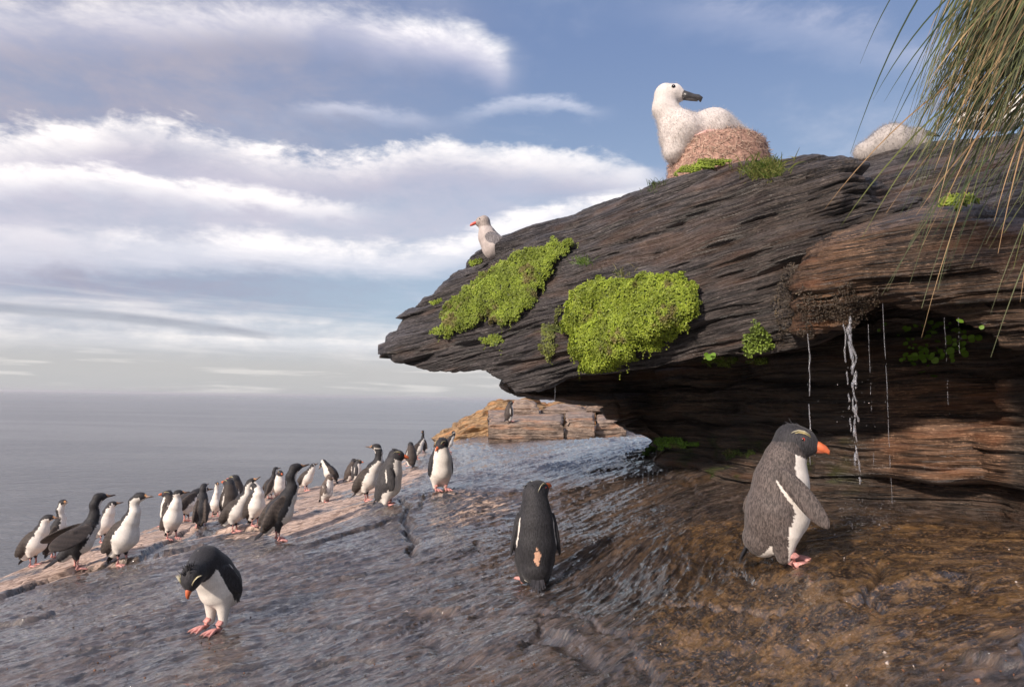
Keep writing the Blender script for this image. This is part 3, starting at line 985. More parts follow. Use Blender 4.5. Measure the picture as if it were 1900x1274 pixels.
for u0, u1, T, B, D, lab in ((945, 1000, 742, 772, 15.0, 'pinkish boulder beside the lone penguin on the far ledge'), (1003, 1090, 752, 768, 15.2, 'low flat brown slab on top of the far ledge'),
                             (1088, 1140, 742, 764, 14.8, 'tan boulder right of the low flat slab on the ledge'), (908, 950, 768, 784, 14.0, 'brown rounded stone left of the lone penguin')):
    o, _, _ = loft('boulder', [(u, [(T + e, D + 0.2), ((T + B) / 2, D), (B, D), (B, D + 1.2), (T + e, D + 1.2)], [(0, 0, 0)] * 5)
                               for u, e in ((u0, (B - T) * 0.7), (u0 + (u1 - u0) * 0.25, 2), ((u0 + u1) / 2, 0), (u1 - (u1 - u0) * 0.15, 3), (u1, (B - T) * 0.6))], [16, 16, 8, 8, 12], 50, M['block'],
                   (0, 0.05, 1.0), ((0.3, 0.06), (0.1, 0.03)), smooth_it=2, noise_amp=0.08)
    tag(o, lab, 'boulder', 'stones on the far ledge')
# ------------------------------------------------------------------ signed distance bodies
def d_cone(p, a, b, ra, rb):
    a, b = np.array(a, float), np.array(b, float)
    ab = b - a
    t = np.clip(((p - a) @ ab) / max(ab @ ab, 1e-9), 0, 1)
    return np.linalg.norm(p - a - t[..., None] * ab, axis=-1) - (ra + t * (rb - ra))


def d_ell(p, c, ax, rad):
    q = (p - np.array(c, float)) @ np.array(ax, float).T
    r = np.array(rad, float)
    k0 = np.linalg.norm(q / r, axis=-1)
    k1 = np.linalg.norm(q / (r * r), axis=-1)
    return k0 * (k0 - 1) / np.maximum(k1, 1e-6)


def prim_d(p, pr):
    return d_cone(p, *pr[1]) if pr[0] == 'c' else d_ell(p, *pr[1])


def sdf_all(p, prims):
    d = None
    for pr in prims:
        q = prim_d(p, pr)
        if d is None:
            d = q
        else:
            k = pr[2]
            h = np.clip(0.5 + 0.5 * (d - q) / k, 0, 1)
            d = d * (1 - h) + q * h - k * h * (1 - h)
    return d


def surface_nets(Fd, org, h):
    S_ = Fd < 0
    nx, ny, nz = Fd.shape
    offs = [(i, j, k) for i in (0, 1) for j in (0, 1) for k in (0, 1)]
    cnt = sum(S_[i:nx - 1 + i, j:ny - 1 + j, k:nz - 1 + k].astype(np.int8) for i, j, k in offs)
    act = (cnt > 0) & (cnt < 8)
    cells = np.argwhere(act)
    idx = -np.ones(act.shape, int)
    idx[act] = np.arange(len(cells))
    acc = np.zeros((len(cells), 3))
    num = np.zeros(len(cells))
    for a in offs:
        for ax in range(3):
            if a[ax]:
                continue
            b = list(a)
            b[ax] = 1
            a_, b_ = np.array(a), np.array(b)
            fa = Fd[tuple((cells + a_).T)]
            fb = Fd[tuple((cells + b_).T)]
            cr = (fa < 0) != (fb < 0)
            t = np.where(cr, fa / np.where(cr, fa - fb, 1), 0)
            acc += np.where(cr[:, None], a_ + t[:, None] * (b_ - a_), 0)
            num += cr
    V = org + h * (cells + acc / num[:, None])
    quads = []
    for ax in range(3):
        o1, o2 = [(1, 2), (2, 0), (0, 1)][ax]
        sl_a = [slice(1, n - 1) for n in Fd.shape]
        sl_b = [slice(1, n - 1) for n in Fd.shape]
        sl_a[ax] = slice(0, Fd.shape[ax] - 1)
        sl_b[ax] = slice(1, Fd.shape[ax])
        A, B = S_[tuple(sl_a)], S_[tuple(sl_b)]
        e = np.argwhere(A != B)
        off = np.ones(3, int)
        off[ax] = 0
        flip = A[tuple(e.T)]
        c = e + off
        u, w = np.zeros(3, int), np.zeros(3, int)
        u[o1] = 1
        w[o2] = 1
        q = np.stack([idx[tuple((c - u - w).T)], idx[tuple((c - w).T)], idx[tuple(c.T)], idx[tuple((c - u).T)]], -1)
        q[~flip] = q[~flip][:, ::-1]
        quads.append(q)
    return V, np.concatenate(quads)


def sdf_mesh(prims, h):
    lo, hi = np.full(3, 9.0), np.full(3, -9.0)
    for pr in prims:
        if pr[0] == 'c':
            a, b, ra, rb = pr[1]
            lo = np.minimum(lo, np.minimum(np.array(a) - ra, np.array(b) - rb))
            hi = np.maximum(hi, np.maximum(np.array(a) + ra, np.array(b) + rb))
        else:
            c, ax, rad = pr[1]
            e = np.abs(np.array(ax).T) @ np.array(rad)
            lo = np.minimum(lo, np.array(c) - e)
            hi = np.maximum(hi, np.array(c) + e)
    lo -= 0.02 + 2 * h
    hi += 0.02 + 2 * h
    n = np.ceil((hi - lo) / h).astype(int)
    g = np.stack(np.meshgrid(*[lo[i] + h * np.arange(n[i]) for i in range(3)], indexing='ij'), -1)
    Fd = sdf_all(g.reshape(-1, 3), prims).reshape(n)
    V, Q = surface_nets(Fd, lo, h)
    N = np.stack([sdf_all(V + e, prims) - sdf_all(V - e, prims) for e in np.eye(3) * h * 0.4], -1)
    N /= np.maximum(np.linalg.norm(N, axis=1), 1e-9)[:, None]
    ds = np.stack([prim_d(V, pr) for pr in prims], -1)
    return V, Q, N, ds


def unit(v):
    v = np.array(v, float)
    return v / max(np.linalg.norm(v), 1e-9)


def rotz(v, a):
    c, s = math.cos(a), math.sin(a)
    return np.array([c * v[0] - s * v[1], s * v[0] + c * v[1], v[2]])


BLK = np.array((0.020, 0.019, 0.022))
SLATE = np.array((0.048, 0.045, 0.048))
BRN = np.array((0.060, 0.045, 0.038))
WHT_ = np.array((0.74, 0.69, 0.63))
PINK = np.array((0.62, 0.30, 0.27))


def ventral_radial(V, pr, vent):
    a, b, ra, rb = [np.array(x, float) for x in pr[1]]
    ab = b - a
    t = np.clip(((V - a) @ ab) / max(ab @ ab, 1e-9), 0, 1)
    r = V - a - t[:, None] * ab
    r -= np.outer(r @ unit(ab), unit(ab))
    r /= np.maximum(np.linalg.norm(r, axis=1), 1e-9)[:, None]
    return r @ unit(vent), t


def feet_mesh(parent, spots, ankle, k=1.0, yaw=0.0, col_=PINK, thick=1.0):
    for i, (x, y) in enumerate(spots):
        m = MB()
        base = np.array([x, y, 0.012 * k])
        ax, ay, az = ankle[i]
        m.tube([(ax, ay, az), (x - 0.004, y, 0.035 * k), (x - 0.012 * k, y, 0.012 * k)], [0.013 * k * thick, 0.009 * k * thick, 0.012 * k * thick], 7, col_)
        tips = []
        for a in (-0.42, 0.0, 0.42):
            d = rotz(np.array([1, 0, 0.0]), yaw + a)
            L = 0.068 * k
            pts = [base + d * L * q + np.array([0, 0, zz_]) for q, zz_ in ((-0.15, 0.0), (0.3, 0.004 * k), (0.65, 0.0), (0.92, -0.005 * k), (1.12, -0.010 * k))]
            m.tube(pts, [0.010 * k, 0.0085 * k, 0.0075 * k, 0.006 * k, 0.0015 * k], 6, col_, cols=[col_] * 3 + [np.array(col_) * 0.7, np.array((0.05, 0.04, 0.04))])
            tips.append(pts[3])
        m.add([base + (0, 0, 0.004 * k)] + tips, [(0, 1, 2), (0, 2, 3)], np.array(col_) * 0.8)
        m.build('foot', M['skin'], parent)


def eye_mesh(parent, c, r, iris=(0.30, 0.03, 0.01), out=(0, 1, 0)):
    m = MB()
    out = unit(out)
    c = np.array(c, float)
    def ball(cc, rr, colr):
        vs, fs = [], []
        n1, n2 = 6, 10
        for i in range(n1 + 1):
            th = math.pi * i / n1
            for j in range(n2):
                ph = 2 * math.pi * j / n2
                vs.append(cc + rr * np.array([math.sin(th) * math.cos(ph), math.sin(th) * math.sin(ph), math.cos(th)]))
        for i in range(n1):
            for j in range(n2):
                fs.append((i * n2 + j, i * n2 + (j + 1) % n2, (i + 1) * n2 + (j + 1) % n2, (i + 1) * n2 + j))
        m.add(vs, fs, colr)
    ball(c, r, iris)
    ball(c + out * r * 0.55, r * 0.62, (0.005, 0.005, 0.006))
    return m.build('eye', M['eye'], parent)


def tail_mesh(parent, root, d, L, w, n, colr, lift=0.0, drop_=0.0, side=(0, 1, 0)):
    m = MB()
    d = unit(d)
    side = unit(side)
    nrm = np.cross(side, d)
    for layer in (0, 1):
        for i in range(n):
            a = (i - (n - 1) / 2) / max(1, (n - 1) / 2)
            dd = unit(d + side * a * w / L * 0.9)
            l = L * (1 - 0.22 * abs(a)) * (1 - 0.15 * layer) * random.uniform(0.92, 1.05)
            o = np.array(root) + side * a * w * 0.35 + nrm * (0.004 * layer + 0.002 * (i % 2))
            pts = [o + dd * l * t + nrm * (-drop_ * t * t) for t in (0, 0.35, 0.7, 0.92, 1.0)]
            ww = w / n * 1.3
            wd = [ww * 0.8, ww, ww * 0.9, ww * 0.5, ww * 0.08]
            c = np.array(colr) * random.uniform(0.75, 1.3)
            up = nrm * 0.0025
            m.blade(pts, wd, side, c)
            m.blade([p - up for p in pts], wd, side, c * 0.8)
    return m.build('tail', M['plume'], parent)


def bill_shag(parent, h, hd, up, L=0.068, dark=(0.10, 0.075, 0.065)):
    m = MB()
    hd, up = unit(hd), unit(up)
    side = np.cross(up, hd)
    cols = [(0.45, 0.22, 0.10), (0.30, 0.16, 0.09), dark, dark, dark]
    b = np.array(h)
    m.tube([b, b + hd * L * 0.25, b + hd * L * 0.6, b + hd * L * 0.9, b + hd * L + up * -0.004], [0.013, 0.0095, 0.007, 0.006, 0.002], 8, cols=cols, up=up)
    m.tube([b - up * 0.006, b + hd * L * 0.5 - up * 0.006, b + hd * L * 0.92 - up * 0.004], [0.008, 0.005, 0.0015], 7, dark, up=up)
    m.tube([b + hd * L * 0.88, b + hd * L * 1.0 - up * 0.001, b + hd * L * 1.02 - up * 0.008], [0.0055, 0.004, 0.001], 6, dark, up=up)
    # caruncle
    m.tube([b + up * 0.008 - hd * 0.006, b + up * 0.013 + hd * 0.004, b + up * 0.009 + hd * 0.014], [0.004, 0.0065, 0.003], 7, (0.75, 0.33, 0.08), up=side)
    return m.build('bill', M['horn'], parent)


def shag(phi=62, neck=((0.02, 0.07), (0.015, 0.15), (0.045, 0.20)), yaw=0, pitch=0, tuck=False, dark_front=False, wings_open=False, vox=0.008, neck_y=0.0,
         belly=0.0, wingbar=True, tail_pitch=0, tone=1.0, all_dark=False):
    """shag in its own frame: faces +X, feet at the origin; returns parts builder"""
    ph = math.radians(phi)
    a = np.array([math.cos(ph), 0, math.sin(ph)])
    dors = np.array([-math.sin(ph), 0, math.cos(ph)])
    vent = -dors
    C = np.array([-0.012, 0, 0.212])
    rump, mid, chest = C - 0.125 * a, C + 0.02 * a + vent * 0.012, C + 0.145 * a
    prims, info = [], []

    def add(kind, args, k, tg, vn=None):
        prims.append((kind, args, k))
        info.append((tg, vn))
    add('c', (rump, mid, 0.045, 0.098 + belly), 0.03, 'body', vent)
    add('c', (mid, chest, 0.098 + belly, 0.066), 0.04, 'body', vent)
    prev, pr_ = chest + 0.01 * a, 0.060
    ya = math.radians(yaw)
    pts = [chest + np.array([dx, 0, dz]) for dx, dz in neck]
    for i, q in enumerate(pts):
        f = (i + 1) / len(pts)
        q = q + np.array([0, neck_y * f, 0])
        r = [0.043, 0.034, 0.032, 0.031][min(i, 3)]
        T = unit(q - prev)
        fwd = rotz((1, 0, 0), ya * max(0, f - 0.3))
        vn = fwd - T * (fwd @ T)
        if np.linalg.norm(vn) < 0.3:
            vn = np.array([0, 0, -1.0])
        add('c', (prev, q, pr_, r), 0.03, 'neck', vn)
        prev, pr_ = q, r
    hd = rotz((math.cos(math.radians(pitch)), 0, math.sin(math.radians(pitch))), ya)
    hs = rotz((0, 1, 0), ya)
    hup = np.cross(hd, hs)
    h0, h1 = prev, prev + hd * 0.055
    add('c', (h0 - hd * 0.008, h0 + hd * 0.022 + hup * 0.004, 0.034, 0.031), 0.02, 'head', -hup)
    add('c', (h0 + hd * 0.02, h1, 0.028, 0.014), 0.015, 'head', -hup)
    for s_ in (1, -1):
        sd_ = np.array([0, s_, 0.0])
        if not wings_open:
            ax = [unit(a + sd_ * -0.10), unit(np.cross(unit(a + sd_ * -0.10), sd_)), sd_]
            ax[2] = np.cross(ax[0], ax[1])
            add('e', (C - 0.005 * a + dors * 0.046 + sd_ * 0.062, ax, (0.140, 0.050, 0.030)), 0.012, 'wing')
            add('c', (C - 0.08 * a + dors * 0.030 + sd_ * 0.058, C - 0.165 * a + dors * 0.026 + sd_ * 0.022, 0.030, 0.007), 0.02, 'wing')
        else:
            wa = unit(np.array([-0.80, s_ * 0.26, -0.34]))
            wn = unit(np.array([-0.25, s_ * 0.62, 0.60]))
            wn = unit(wn - wa * (wn @ wa))
            ax = [wa, wn, np.cross(wa, wn)]
            sh = C + 0.11 * a + dors * 0.03 + sd_ * 0.07
            add('e', (sh + wa * 0.12 + np.array([0, s_ * 0.03, 0.005]), ax, (0.17, 0.016, 0.082)), 0.02, 'wing')
            add('c', (sh, sh + wa * 0.10 + np.array([0, 0, 0.03]), 0.03, 0.022), 0.02, 'wing')
        hip = C - 0.045 * a + sd_ * 0.045 + vent * 0.03
        add('c', (hip, (0.0, s_ * 0.045, 0.080), 0.040, 0.012), 0.02, 'thigh')
    V, Q, N, ds = sdf_mesh(prims, vox)
    k = np.argmin(ds - np.array([0.006 if i[0] == 'wing' else 0 for i in info]), 1)
    jit = 0.25 * fbm(V * 45, 2)
    c = np.tile(BLK, (len(V), 1)) * tone
    for i, (tg, vn) in enumerate(info):
        m_ = k == i
        if not m_.any():
            continue
        if tg == 'wing':
            al = (V[m_] - C) @ a
            dd = (V[m_] - C) @ dors
            cw = np.tile(BRN * 0.9 * tone, (m_.sum(), 1))
            cw *= 0.85 + 0.18 * np.sin(al * 160 + dd * 90 + 4 * jit[m_])[:, None]
            if wingbar:
                bar = (np.abs(dd + 0.015 - 0.25 * (al - 0.04)) < 0.012 + 0.02 * jit[m_]) & (al > -0.03) & (al < 0.10)
                cw[bar] = WHT_ * 0.9
            c[m_] = cw
        elif tg == 'thigh':
            c[m_] = np.where((V[m_][:, 2] < 0.10)[:, None], BLK * 1.2, WHT_ if not all_dark else BLK)
            if dark_front:
                c[m_] = BLK * 1.2
        elif vn is not None:
            v, t = ventral_radial(V[m_], prims[i], vn)
            thr = {'body': -0.25, 'neck': -0.22, 'head': 0.12}[tg]
            if dark_front and tg == 'neck':
                thr = 0.55
            if dark_front and tg == 'body':
                thr = 0.25
            if tg == 'head':
                lowbase = ((V[m_] - h0) @ hd) < 0.026
                w = (v > thr + jit[m_] * 0.5) & lowbase | (v > 0.8)
                if dark_front:
                    w &= v > 0.9
            else:
                w = v > thr + jit[m_]
            if all_dark:
                w[:] = False
            cc = np.where(w[:, None], WHT_, BLK * tone)
            c[m_] = cc
    # orange face skin in front of the eye
    face = (np.linalg.norm(V - (h0 + hd * 0.050 + hup * 0.004), axis=1) < 0.0165)
    c[face] = (0.50, 0.26, 0.11)

    def build(root, mat='feather'):
        mesh_obj('body', V * [1, 0.95, 1], Q, M[mat], root, True, c)
        bill_shag(root, h1 - hd * 0.004, hd, hup)
        for s_ in (1, -1):
            eye_mesh(root, (h0 + hd * 0.026 + hup * 0.010 + hs * s_ * 0.0255) * np.array([1, 0.95, 1]), 0.0065, (0.05, 0.10, 0.30), hs * s_)
        td = -a if not tail_pitch else rotz((-math.cos(math.radians(tail_pitch)), 0, -math.sin(math.radians(tail_pitch))), 0)
        td = unit(td + np.array([0, 0, 0.12]))
        Lt = min(0.17, (rump[2] - 0.0) / max(1e-3, -td[2])) if td[2] < 0 else 0.17
        tail_mesh(root, rump + a * 0.01, td, max(0.10, Lt), 0.038, 7, BLK * 1.5, drop_=0.0)
        feet_mesh(root, [(0.01, 0.047), (0.01, -0.047)], [(0.0, 0.045, 0.092), (0.0, -0.045, 0.092)], 1.0)
    top = max(V[:, 2].max(), 0.3)
    return build, top


def penguin(chain=None, head=None, yaw=0, pitch=-10, vox=0.008, back=SLATE, flip=((0.0, 0.0),) * 2, lean=0.0, juv=False, crest=True, fat=0.0, legs=0.05, head_drop=0.0,
            hx=0.02, bthr=0.22, headpos=None, tail=True, tail_len=0.09, footyaw=0.0, flip_len=0.165, hd3=None):
    ch = chain or [(-0.045, 0.085, 0.062), (-0.005, 0.165, 0.098), (0.005, 0.27, 0.086), (0.012, 0.345, 0.062)]
    ch = [(x + lean * z, z, r + (fat if i == 1 else fat * 0.6)) for i, (x, z, r) in enumerate(ch)]
    prims, info = [], []

    def add(kind, args, k, tg, vn=None):
        prims.append((kind, args, k))
        info.append((tg, vn))
    for i in range(len(ch) - 1):
        x0, z0, r0 = ch[i]
        x1, z1, r1_ = ch[i + 1]
        T = unit((x1 - x0, 0, z1 - z0))
        vn = np.array([T[2], 0, -T[0]])
        add('c', ((x0, 0, z0), (x1, 0, z1), r0, r1_), 0.035, 'body', vn)
    nx_, nz2, nr = ch[-1]
    ya = math.radians(yaw)
    hp = np.array(headpos) if headpos is not None else np.array([nx_ + hx, 0, nz2 + 0.062])
    hd = rotz((math.cos(math.radians(pitch)), 0, math.sin(math.radians(pitch))), ya) if hd3 is None else unit(hd3)
    hs = unit(np.cross((0, 0, 1), hd))
    hup = np.cross(hd, hs)
    if headpos is not None:
        add('c', ((nx_, 0, nz2), hp, nr, 0.05), 0.03, 'neckb')
    else:
        add('c', ((nx_, 0, nz2), hp, nr * 0.95, 0.044), 0.03, 'neckp', unit((1, 0, 0)))
    add('c', (hp - hd * 0.012, hp + hd * 0.026, 0.048, 0.042), 0.02, 'head')
    add('c', (hp + hd * 0.03 - hup * 0.004, hp + hd * 0.052 - hup * 0.010, 0.033, 0.020), 0.02, 'head')
    sh_i = 2 if len(ch) <= 4 else 3
    fls = []
    for s_, (fa, fo) in zip((1, -1), flip):
        sx_, sz_, sr = ch[sh_i]
        sh = np.array([sx_, s_ * (sr * 0.93), sz_ + 0.035])
        fd = unit(np.array([math.sin(fa), s_ * (0.10 + fo), -math.cos(fa)]))
        nrm = unit(np.cross(fd, np.cross((0, s_, 0), fd)))
        wdir = np.cross(fd, nrm)
        cen = sh + fd * flip_len * 0.5 + np.array([0, s_ * 0.010, 0])
        add('e', (cen, [fd, wdir, nrm], (flip_len * 0.56, 0.031, 0.0105)), 0.008, 'flip')
        fls.append((cen, fd, wdir, nrm))
        add('c', ((ch[1][0] * 0.4 + 0.01, s_ * 0.045, max(legs, 0.05) + 0.055), (0.0, s_ * 0.045, 0.035), 0.045 if legs < 0.08 else 0.040, 0.022 if legs < 0.08 else 0.018), 0.022, 'thigh')
    V, Q, N, ds = sdf_mesh(prims, vox)
    k = np.argmin(ds - np.array([0.004 if i[0] == 'flip' else 0 for i in info]), 1)
    jit = (0.22 if vox > 0.005 else 0.10) * fbm(V * (45 if vox > 0.005 else 110), 2)
    c = np.tile(back, (len(V), 1))
    white = np.array((0.66, 0.62, 0.58)) if juv else WHT_
    hb = BLK * 1.3 if not juv else BRN * 1.4
    for i, (tg, vn) in enumerate(info):
        m_ = k == i
        if not m_.any():
            continue
        if tg == 'body':
            v, t = ventral_radial(V[m_], prims[i], vn)
            w = v > bthr + jit[m_]
            if headpos is not None:
                w &= (V[m_][:, 2] < 0.345) | (v > 0.8)
            c[m_] = np.where(w[:, None], white, back)
        elif tg == 'thigh':
            c[m_] = np.where((V[m_][:, 0] > (-0.03 if bthr < 0.3 else 0.012))[:, None] | (legs > 0.08), white * 0.97, back)
        elif tg == 'flip':
            cen, fd, wdir, nrm = fls[0 if V[m_][:, 1].mean() > 0 else 1]
            q = V[m_] - cen
            out = np.sign(V[m_][:, 1]) * N[m_][:, 1] > -0.62
            e = q @ wdir
            cf = np.where(out[:, None] | (bthr > 0.3), back * 0.85, white * 0.85)
            tr = np.abs(e) > 0.0235
            rear = (e * (1 if (wdir[0] < 0) else -1)) > (0.0290 if bthr < 0.3 else 0.0305)
            cf[rear & (np.abs(V[m_][:, 1]) < abs(cen[1]) + 0.004)] = white * 0.9
            c[m_] = cf
        elif tg in ('head',):
            c[m_] = hb
        elif tg == 'neckp':
            v, t = ventral_radial(V[m_], prims[i], vn)
            w = (v > 0.25 + jit[m_]) & (t < 0.28 + 0.15 * jit[m_])
            c[m_] = np.where(w[:, None], white, hb * 0.5 + back * 0.5)
        elif tg == 'neckb':
            c[m_] = back * 0.8 + hb * 0.2
    if juv:
        c *= (1 + 0.9 * fbm(V * 20, 3))[:, None]
        c = np.clip(c, 0.02, 0.8)

    def build(root, mat='feather', crest_long=False, detail=1):
        mesh_obj('body', V, Q, M[mat], root, True, c)
        m = MB()
        b = hp + hd * 0.060 - hup * 0.006
        RED, RD2 = (0.55, 0.13, 0.05), (0.30, 0.08, 0.04)
        if juv:
            RED, RD2 = (0.10, 0.06, 0.05), (0.08, 0.05, 0.04)
        m.tube([b - hd * 0.008, b + hd * 0.012 + hup * 0.003, b + hd * 0.030, b + hd * 0.042 - hup * 0.006, b + hd * 0.046 - hup * 0.013], [0.0155, 0.0145, 0.0105, 0.006, 0.0015], 10, RED, up=hup, flat=1.15,
               cols=[np.array(RED) * 0.6, RED, RED, np.array(RED) * 1.1, RED])
        m.tube([b - hd * 0.006 - hup * 0.010, b + hd * 0.016 - hup * 0.011, b + hd * 0.036 - hup * 0.010], [0.010, 0.0085, 0.002], 8, RD2, up=hup)
        m.build('bill', M['horn'], root)
        for s_ in (1, -1):
            eye_mesh(root, hp + hd * 0.030 + hup * 0.010 + hs * s_ * 0.0375, 0.0075, (0.45, 0.04, 0.015) if not juv else (0.05, 0.02, 0.02), hs * s_)
        if crest and not juv:
            m = MB()
            for s_ in (1, -1):
                n = 6
                for i in range(n):
                    st = hp + hd * (0.050 - 0.007 * i / n) + hup * (0.020 + 0.002 * i) + hs * s_ * (0.027 + 0.002 * (i % 3))
                    L = (0.085 if crest_long else 0.062) * random.uniform(0.8, 1.15)
                    dr = unit(-hd + hup * (0.02 + 0.05 * i / n) + hs * s_ * (0.22 + (0.45 if crest_long else 0.1) * i / n))
                    pts = [st + dr * L * t + hup * 0.012 * math.sin(t * 2.2) - np.array([0, 0, 0.03]) * t * t * (L / 0.08) for t in (0, 0.3, 0.6, 0.85, 1.0)]
                    m.tube(pts, [0.0012, 0.0016, 0.0013, 0.0009, 0.0003], 4, (0.50, 0.42, 0.20) if i < n - 2 else (0.60, 0.55, 0.38))
            for i in range(46 if crest_long else 16):
                s_ = random.choice((1, -1))
                st = hp + hd * random.uniform(-0.03, 0.03) + hup * 0.040 + hs * random.uniform(-0.026, 0.026)
                st = hp + unit(st - hp) * 0.044
                dr = unit(-hd * random.uniform(0.3, 1.0) + hup * random.uniform(0.1, 0.7) + hs * s_ * random.uniform(0, 0.5))
                L = random.uniform(0.022, 0.05) * (1.3 if crest_long else 0.7)
                m.tube([st, st + dr * L * 0.5, st + dr * L - np.array([0, 0, 0.004])], [0.003, 0.0022, 0.0004], 4, tuple(BLK))
            m.build('crest', M['plume'], root)
        if tail:
            x0, z0, r0 = ch[0]
            td = unit((-0.45, 0, -0.9))
            tail_mesh(root, (x0 - r0 * 0.55, 0, z0 - 0.01), td, min(tail_len, (z0 - 0.005) / 0.8), 0.032, 7, BLK * 1.6)
        feet_mesh(root, [(0.038, 0.047), (0.038, -0.047)], [(0.008, 0.045, 0.05), (0.008, -0.045, 0.05)], 1.1, footyaw, thick=1.35)
    return build, V[:, 2].max()


def place(name, label, cat, group, px, py, hpx, builder, face, mat='feather', dist=None, sink=0.002, **kw):
    """feet at photo position, facing given as an angle in degrees (0 = right, 90 = away, 180 = left, -90 = towards us)"""
    build, top = builder
    p = drop(px, py)
    if p is None or (dist and abs(proj(p)[2] - dist) > 5):
        p = at(px, py, dist or 8)
    d = proj(p)[2]
    sc = hpx * d / F / top
    # bearing so that 'right' is right as seen from here
    root = empty(name, Vector(p) - Vector((0, 0, sink * sc)), math.radians(face) - math.atan2(p[0], p[1]) , sc)
    tag(root, label, cat, group)
    build(root, mat, **kw)
    return root


up_n = ((0.02, 0.07), (0.015, 0.14), (0.04, 0.19))
tall_n = ((0.02, 0.08), (0.0, 0.17), (0.02, 0.25))
short_n = ((0.02, 0.05), (0.02, 0.10), (0.05, 0.13))
GS, GP = 'shags standing along the rocky shore', 'rockhopper penguins on the rocks'
place('shag', 'leftmost black and white shag beside the water, facing right with orange face', 'shag', GS, 60, 1050, 95, shag(62, short_n, pitch=2), -28)
place('shag', 'shag with orange face turned to the camera, standing behind the wing-spreading shag', 'shag', GS, 98, 1036, 108, shag(72, tall_n, yaw=-85, pitch=8), 20)
place('shag', 'dark shag with both wings half lifted, second row from the left', 'shag', GS, 140, 1056, 138, shag(50, ((0.03, 0.09), (0.02, 0.18), (0.045, 0.235)), pitch=5, dark_front=True, wings_open=True, vox=0.007, tail_pitch=38), 12)
place('shag', 'small white shag with black cap turned away, behind the wings of two nearer shags', 'shag', GS, 190, 1006, 76, shag(66, ((0.01, 0.05), (0.03, 0.10)), pitch=10, yaw=30, vox=0.009), -30)
place('shag', 'largest shag on the left, clean white front, bill pointing right over the pink rock', 'shag', GS, 225, 1048, 135, shag(64, ((0.03, 0.075), (0.02, 0.155), (0.065, 0.195)), pitch=4, belly=0.006, vox=0.006), -38)
place('shag', 'white-bellied shag with pink feet apart, facing the camera, head turned right', 'shag', GS, 318, 1000, 92, shag(70, ((0.02, 0.06), (0.01, 0.11), (0.03, 0.15)), yaw=55, pitch=6, vox=0.008), -62)
place('penguin', 'brown-backed penguin close behind the white-bellied shag with pink feet', 'penguin', GP, 312, 976, 66, penguin(back=BRN * 1.1, yaw=30, pitch=5, vox=0.01), 150)
place('shag', 'shag leaning low with white wing patch, left of the black back-turned shag', 'shag', GS, 345, 968, 62, shag(38, ((0.04, 0.03), (0.09, 0.05)), pitch=0, vox=0.01), 28)
place('shag', 'black shag with its back turned and tail hanging straight down', 'shag', GS, 372, 980, 82, shag(74, ((0.015, 0.06), (0.01, 0.12), (0.03, 0.15)), yaw=-20, pitch=10, vox=0.008, tone=1.3, wingbar=False), 82)
place('shag', 'small slim shag seen from the front, between the black back and the brown penguins', 'shag', GS, 399, 957, 63, shag(80, tall_n, yaw=10, pitch=8, vox=0.009), -85)
place('penguin', 'tall brown penguin with pale brow standing behind the bill-raising shag', 'penguin', GP, 437, 955, 74, penguin(back=BRN * 0.9, yaw=-20, pitch=0, vox=0.01), 175)
place('penguin', 'dark brown penguin back, left behind the bill-raising shag', 'penguin', GP, 424, 965, 76, penguin(back=BRN * 0.8, yaw=20, pitch=10, vox=0.01), 120)
place('shag', 'shag raising its bill on a bent white neck, standing before two brown penguins', 'shag', GS, 434, 988, 101, shag(56, ((0.045, 0.07), (0.05, 0.14), (0.075, 0.19)), pitch=32, vox=0.007, tail_pitch=22), -22)
place('shag', 'white-breasted shag with black arched nape, right behind the bill-raising shag', 'shag', GS, 472, 975, 80, shag(74, ((-0.01, 0.06), (-0.05, 0.10), (-0.07, 0.09)), yaw=170, pitch=-10, vox=0.008), -40)
place('shag', 'grey-winged shag with head in profile behind the largest dark shag', 'shag', GS, 500, 925, 58, shag(60, up_n, pitch=5, vox=0.01), 40)
place('penguin', 'small penguin with white chest facing us, peeking out left of the largest dark shag', 'penguin', GP, 517, 922, 50, penguin(back=SLATE, yaw=10, pitch=0, vox=0.01), -80)
place('shag', 'largest dark shag with ragged white wing bar, long bill stretched up to the right', 'shag', GS, 514, 1003, 142, shag(57, ((0.035, 0.085), (0.015, 0.17), (0.045, 0.235)), pitch=13, dark_front=True, vox=0.006, tail_pitch=48), 14)
place('shag', 'white shag with dark wing leaning forward, right of the long-billed dark shag', 'shag', GS, 567, 911, 52, shag(56, ((0.03, 0.06), (0.035, 0.10)), yaw=60, pitch=15, vox=0.011), -20, dist=11)
place('shag', 'shag with arched black neck preening its breast above the grey young penguin', 'shag', GS, 612, 900, 48, shag(55, ((0.04, 0.06), (0.06, 0.09), (0.08, 0.05)), yaw=10, pitch=-60, vox=0.011), 165, dist=11)
place('penguin', 'ragged grey and brown young penguin with pale belly on the wet rock', 'penguin', GP, 603, 932, 53, penguin(back=BRN * 1.7, juv=True, yaw=-20, pitch=0, vox=0.009, lean=0.12, flip=((-0.3, 0.2), (0.35, 0.2))), -35)
place('penguin', 'brown penguin with pale brow bending forward beside the preening shag', 'penguin', GP, 645, 893, 42, penguin(back=BRN * 1.1, yaw=0, pitch=-5, lean=0.25, vox=0.011), 20, dist=11)
place('penguin', 'small white-chested penguin with red bill right of the bending brown penguin', 'penguin', GP, 661, 892, 40, penguin(back=SLATE, yaw=0, pitch=0, vox=0.011), -10, dist=11)
place('shag', 'tall shag looking left over its shoulder, standing left of the profile penguin', 'shag', GS, 679, 930, 107, shag(60, ((0.055, 0.08), (0.06, 0.17), (0.035, 0.225)), yaw=178, pitch=2, vox=0.007, tail_pitch=45), -14)
